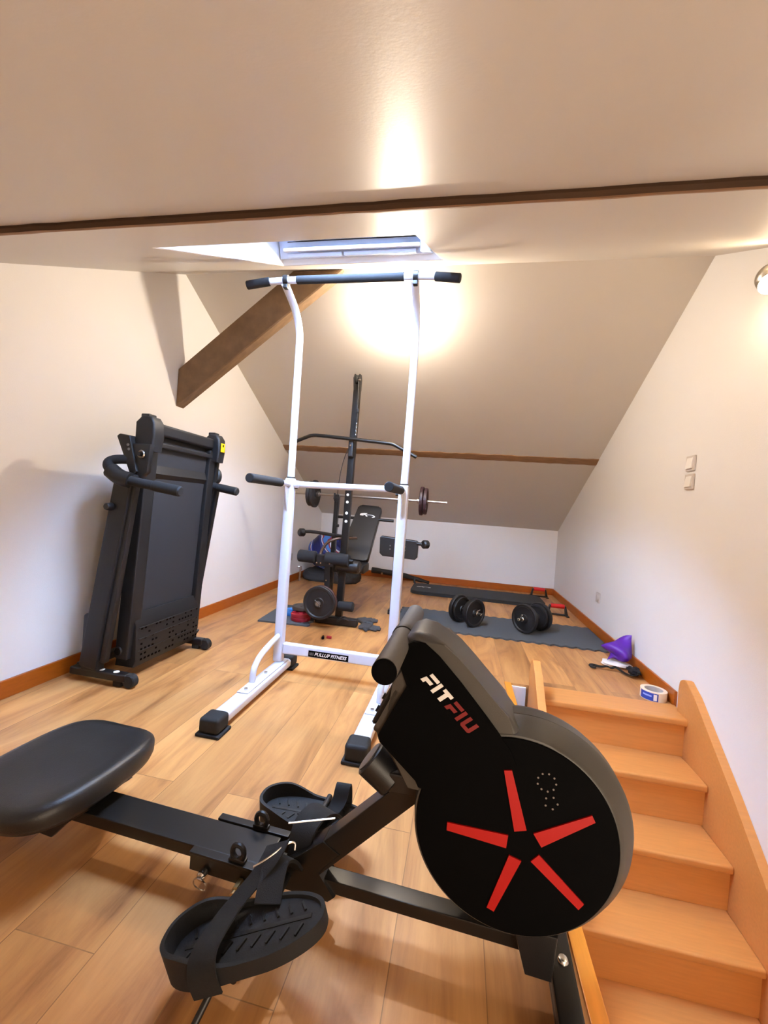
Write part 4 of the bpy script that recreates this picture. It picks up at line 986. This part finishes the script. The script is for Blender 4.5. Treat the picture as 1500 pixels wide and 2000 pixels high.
# ================================================================== BLACK PADDED BOARD + PUSH-UP BARS
bm = B()
prism(bm, rounded((-0.49, 4.47), (0.93, 4.97), 0.09, 6), 0.0, 0.035, 'z', 0.010, 3)
pbm = thing('padded_board', 'long black padded board lying on the floor along the back wall', 'exercise board', (0.2, 4.76, 0))
for v in bm.verts: pass
obj('pad', bm, MATD, pbm)
swoosh(Matrix.Translation((-0.36, 4.74, 0.0352)) @ Matrix.Rotation(0.1, 4, 'Z'), 0.085, 'swoosh_print', pbm, WHT)
bm = B(); tube(bm, [(-0.47, 4.93, 0.02), (-0.50, 4.96, 0.05), (-0.49, 4.97, 0.10)], 0.012, 10, smooth=1); obj('hook', bm, BLK, pbm)
def pushup(cx, cy_, label):
    t = thing('push_up_bar', label, 'push-up bar', (cx, cy_, 0), 0, 'red and black push-up bars')
    bm = B(); cyl(bm, (cx-0.062, cy_, 0.09), (cx+0.062, cy_, 0.09), 0.021, n=20, bev=0.003); obj('grip', bm, REDP, t)
    for s in (-1, 1):
        bm = B(); prism(bm, [(cx+s*0.062, 0.10), (cx+s*0.075, 0.095), (cx+s*0.098, 0.012), (cx+s*0.098, 0.0), (cx+s*0.075, 0.0)], cy_-0.02, cy_+0.02, 'y', 0.003); obj('leg', bm, BLK, t)
    bm = B(); box(bm, (cx-0.09, cy_-0.012, 0.002), (cx+0.09, cy_+0.012, 0.018), 0.004); obj('base', bm, BLK, t)
    for s in (-1, 1):
        bm = B(); box(bm, (cx+s*0.088-0.014, cy_-0.06, 0.0), (cx+s*0.088+0.014, cy_+0.06, 0.012), 0.004); obj('foot', bm, BLK, t)
pushup(0.955, 5.075, 'red-gripped push-up bar on the floor by the back wall corner')
pushup(0.970, 4.21, 'red-gripped push-up bar on the floor between the board and the right dumbbell')

# ================================================================== THINGS AT THE BACK LEFT
bm = B(); prism(bm, rounded((-1.79, 4.55), (-1.14, 5.0), 0.12, 6), 0.0, 0.11, 'z', 0.04, 4)
rn = random.Random(2)
for v in bm.verts:
    if v.co.z > 0.02: v.co += Vector((rn.uniform(-.008, .008), rn.uniform(-.008, .008), rn.uniform(-.015, .01)))
bg_ = solo('sports_bag', bm, mat('dark_bag_fabric', srgb(44, 44, 46), 0.8, noise=0.2, bump=0.4, bscale=120), 'dark flat sports bag on the floor in the back left corner', 'bag', (-1.46, 4.78, 0), angle=60)
bm = B(); lumpy(bm, (-1.53, 4.74, 0.335), (0.255, 0.2, 0.205), 0.05, 6, 32, 18)
solo('striped_ball_bag', bm, FLAG, 'rounded blue, white and red striped bag on top of the dark sports bag', 'bag', (-1.53, 4.74, 0.13), angle=80)
bm = B(); tube(bm, [(-1.75, 4.50, 0.13), (-1.78, 4.49, 0.17), (-1.80, 4.48, 0.15)], 0.008, 8, smooth=1); cyl(bm, (-1.77, 4.49, 0.0), (-1.76, 4.49, 0.17), 0.012, n=10)
solo('small_metal_clamp', bm, STEEL, 'small silver clamp standing beside the dark sports bag at the left wall', 'clamp', (-1.77, 4.49, 0))
bm = B(); tube(bm, [(-1.08, 5.23, 0.095), (-0.9, 5.225, 0.085), (-0.70, 5.215, 0.075), (-0.50, 5.18, 0.045), (-0.33, 5.15, 0.02)], [0.036, 0.034, 0.032, 0.026, 0.018], 14, smooth=2)
t = thing('folded_tube_bag', 'long thin black tube bag lying along the back wall baseboard', 'bag', (-0.7, 5.2, 0))
for v in bm.verts: v.co.z = max(0.004, v.co.z)
obj('bag_body', bm, mat('black_nylon', srgb(30, 29, 30), 0.7, noise=0.2, bump=0.4, bscale=90), t)
bm = B(); cyl(bm, (-0.93, 5.155, 0.075), (-0.93, 5.14, 0.075), 0.014, n=16); obj('silver_button', bm, CHR, t)

# ================================================================== THINGS BY THE STAIRS
# tape roll
TP = Vector((1.083, 2.452, 0.0))
t = thing('tape_roll', 'wide roll of cream masking tape with blue label at the top of the stairs', 'tape', TP)
bm = B(); M = Matrix.Translation(TP)
lathe(bm, [(0.044, 0), (0.062, 0.0), (0.062, 0.048), (0.044, 0.048), (0.044, 0)], 48, M); obj('tape', bm, TAPE, t)
bm = B(); lathe(bm, [(0.041, 0.0005), (0.0439, 0.0005), (0.0439, 0.0475), (0.041, 0.0475), (0.041, 0.0005)], 48, M); obj('core', bm, CARD, t)
def curved_label(a0, a1, z0, z1, r, m_, name):
    bm = B(); n = 24; prev = None
    for k in range(n+1):
        a = math.radians(a0+(a1-a0)*k/n); q = []
        for rr in (r, r+0.0008):
            for z in (z0, z1): q.append(bm.verts.new((TP.x+rr*math.cos(a), TP.y+rr*math.sin(a), z)))
        if prev:
            for i, j in ((0, 1), (1, 3), (3, 2), (2, 0)): bm.faces.new((prev[i], prev[j], q[j], q[i]))
        else: bm.faces.new((q[0], q[1], q[3], q[2]))
        prev = q
    bm.faces.new((prev[0], prev[1], prev[3], prev[2])); return obj(name, bm, m_, t)
curved_label(185, 268, 0.004, 0.044, 0.0622, BLUL, 'blue_label')
curved_label(248, 262, 0.008, 0.040, 0.0631, WHT, 'white_label_stripe')
curved_label(200, 240, 0.024, 0.032, 0.0631, mat('pale_blue_print', srgb(150, 170, 225), 0.5), 'label_print')
# purple pouch and white pack under it
t = thing('purple_pouch', 'crumpled purple fabric pouch leaning against the right wall baseboard', 'pouch', (1.06, 2.93, 0))
bm = B()
G = 14; rn = random.Random(9)
grid = {}
for i in range(G+1):
    for j in range(G+1):
        u, v = i/G, j/G
        # sack: base wide, peaks at the upper right corner against the wall
        x = 0.985+0.15*u+0.03*math.sin(4*v)*(1-u); y = 2.93-0.06*(1-v)+0.02*math.sin(7*u+3*v)
        z = 0.056+(0.062+0.085*u)*v+0.020*(u-0.5)*(1-v)+0.007*math.sin(9*u+6*v)
        grid[i, j] = (x, y, z)
A = {}; C = {}
for k_, p in grid.items():
    i, j = k_; e = math.sin(PI*min(max(i/G, 0.02), 0.98))*math.sin(PI*min(max(j/G, 0.02), 0.98))
    A[k_] = bm.verts.new((p[0], p[1]-0.055*e**0.5-0.006*math.sin(11*i/G+8*j/G), p[2])); C[k_] = bm.verts.new((p[0], p[1]+0.035*e**0.5, p[2]))
for i in range(G):
    for j in range(G):
        bm.faces.new((A[i, j], A[i+1, j], A[i+1, j+1], A[i, j+1])); bm.faces.new((C[i, j], C[i, j+1], C[i+1, j+1], C[i+1, j]))
for i in range(G):
    bm.faces.new((A[i, 0], C[i, 0], C[i+1, 0], A[i+1, 0])); bm.faces.new((A[i, G], A[i+1, G], C[i+1, G], C[i, G]))
    bm.faces.new((A[0, i], A[0, i+1], C[0, i+1], C[0, i])); bm.faces.new((A[G, i], C[G, i], C[G, i+1], A[G, i+1]))
obj('pouch_body', bm, PUR, t, angle=70)
bm = B(); box(bm, (1.05, 2.846, 0.105), (1.085, 2.8465, 0.113)); 
for v in bm.verts: v.co.y -= 0.008
obj('white_print', bm, WHT, t)
bm = B(); lumpy(bm, (1.045, 2.895, 0.022), (0.090, 0.060, 0.018), 0.12, 4)
o = solo('white_plastic_pack', bm, WPL, 'crumpled white plastic pack lying under the purple pouch', 'pack', (1.045, 2.895, 0), angle=60)
# black strap
bm = B()
loop = [(0.90, 2.795, .004), (0.882, 2.80, .004), (0.870, 2.815, .006), (0.885, 2.835, .008), (0.91, 2.83, .006), (0.935, 2.805, .01), (0.965, 2.80, .022), (0.99, 2.805, .008), (1.01, 2.80, .024), (1.03, 2.795, .014), (1.05, 2.75, .006), (1.075, 2.71, .01), (1.10, 2.70, .022), (1.12, 2.73, .02), (1.09, 2.765, .02), (1.10, 2.80, .03), (1.125, 2.79, .03), (1.13, 2.74, .02), (1.11, 2.71, .03), (1.125, 2.80, .04), (1.10, 2.80, .02), (1.08, 2.79, .035)]
tube(bm, [(a, b, c+0.006) for a, b, c in loop], 0.01, flat=(0.022, 0.004), smooth=2)
lumpy(bm, (1.105, 2.765, 0.026), (0.034, 0.045, 0.022), 0.25, 12, 18, 10)
solo('black_strap', bm, STRAP, 'tangled black webbing strap on the floor beside the tape roll', 'strap', (1.0, 2.78, 0), angle=60)
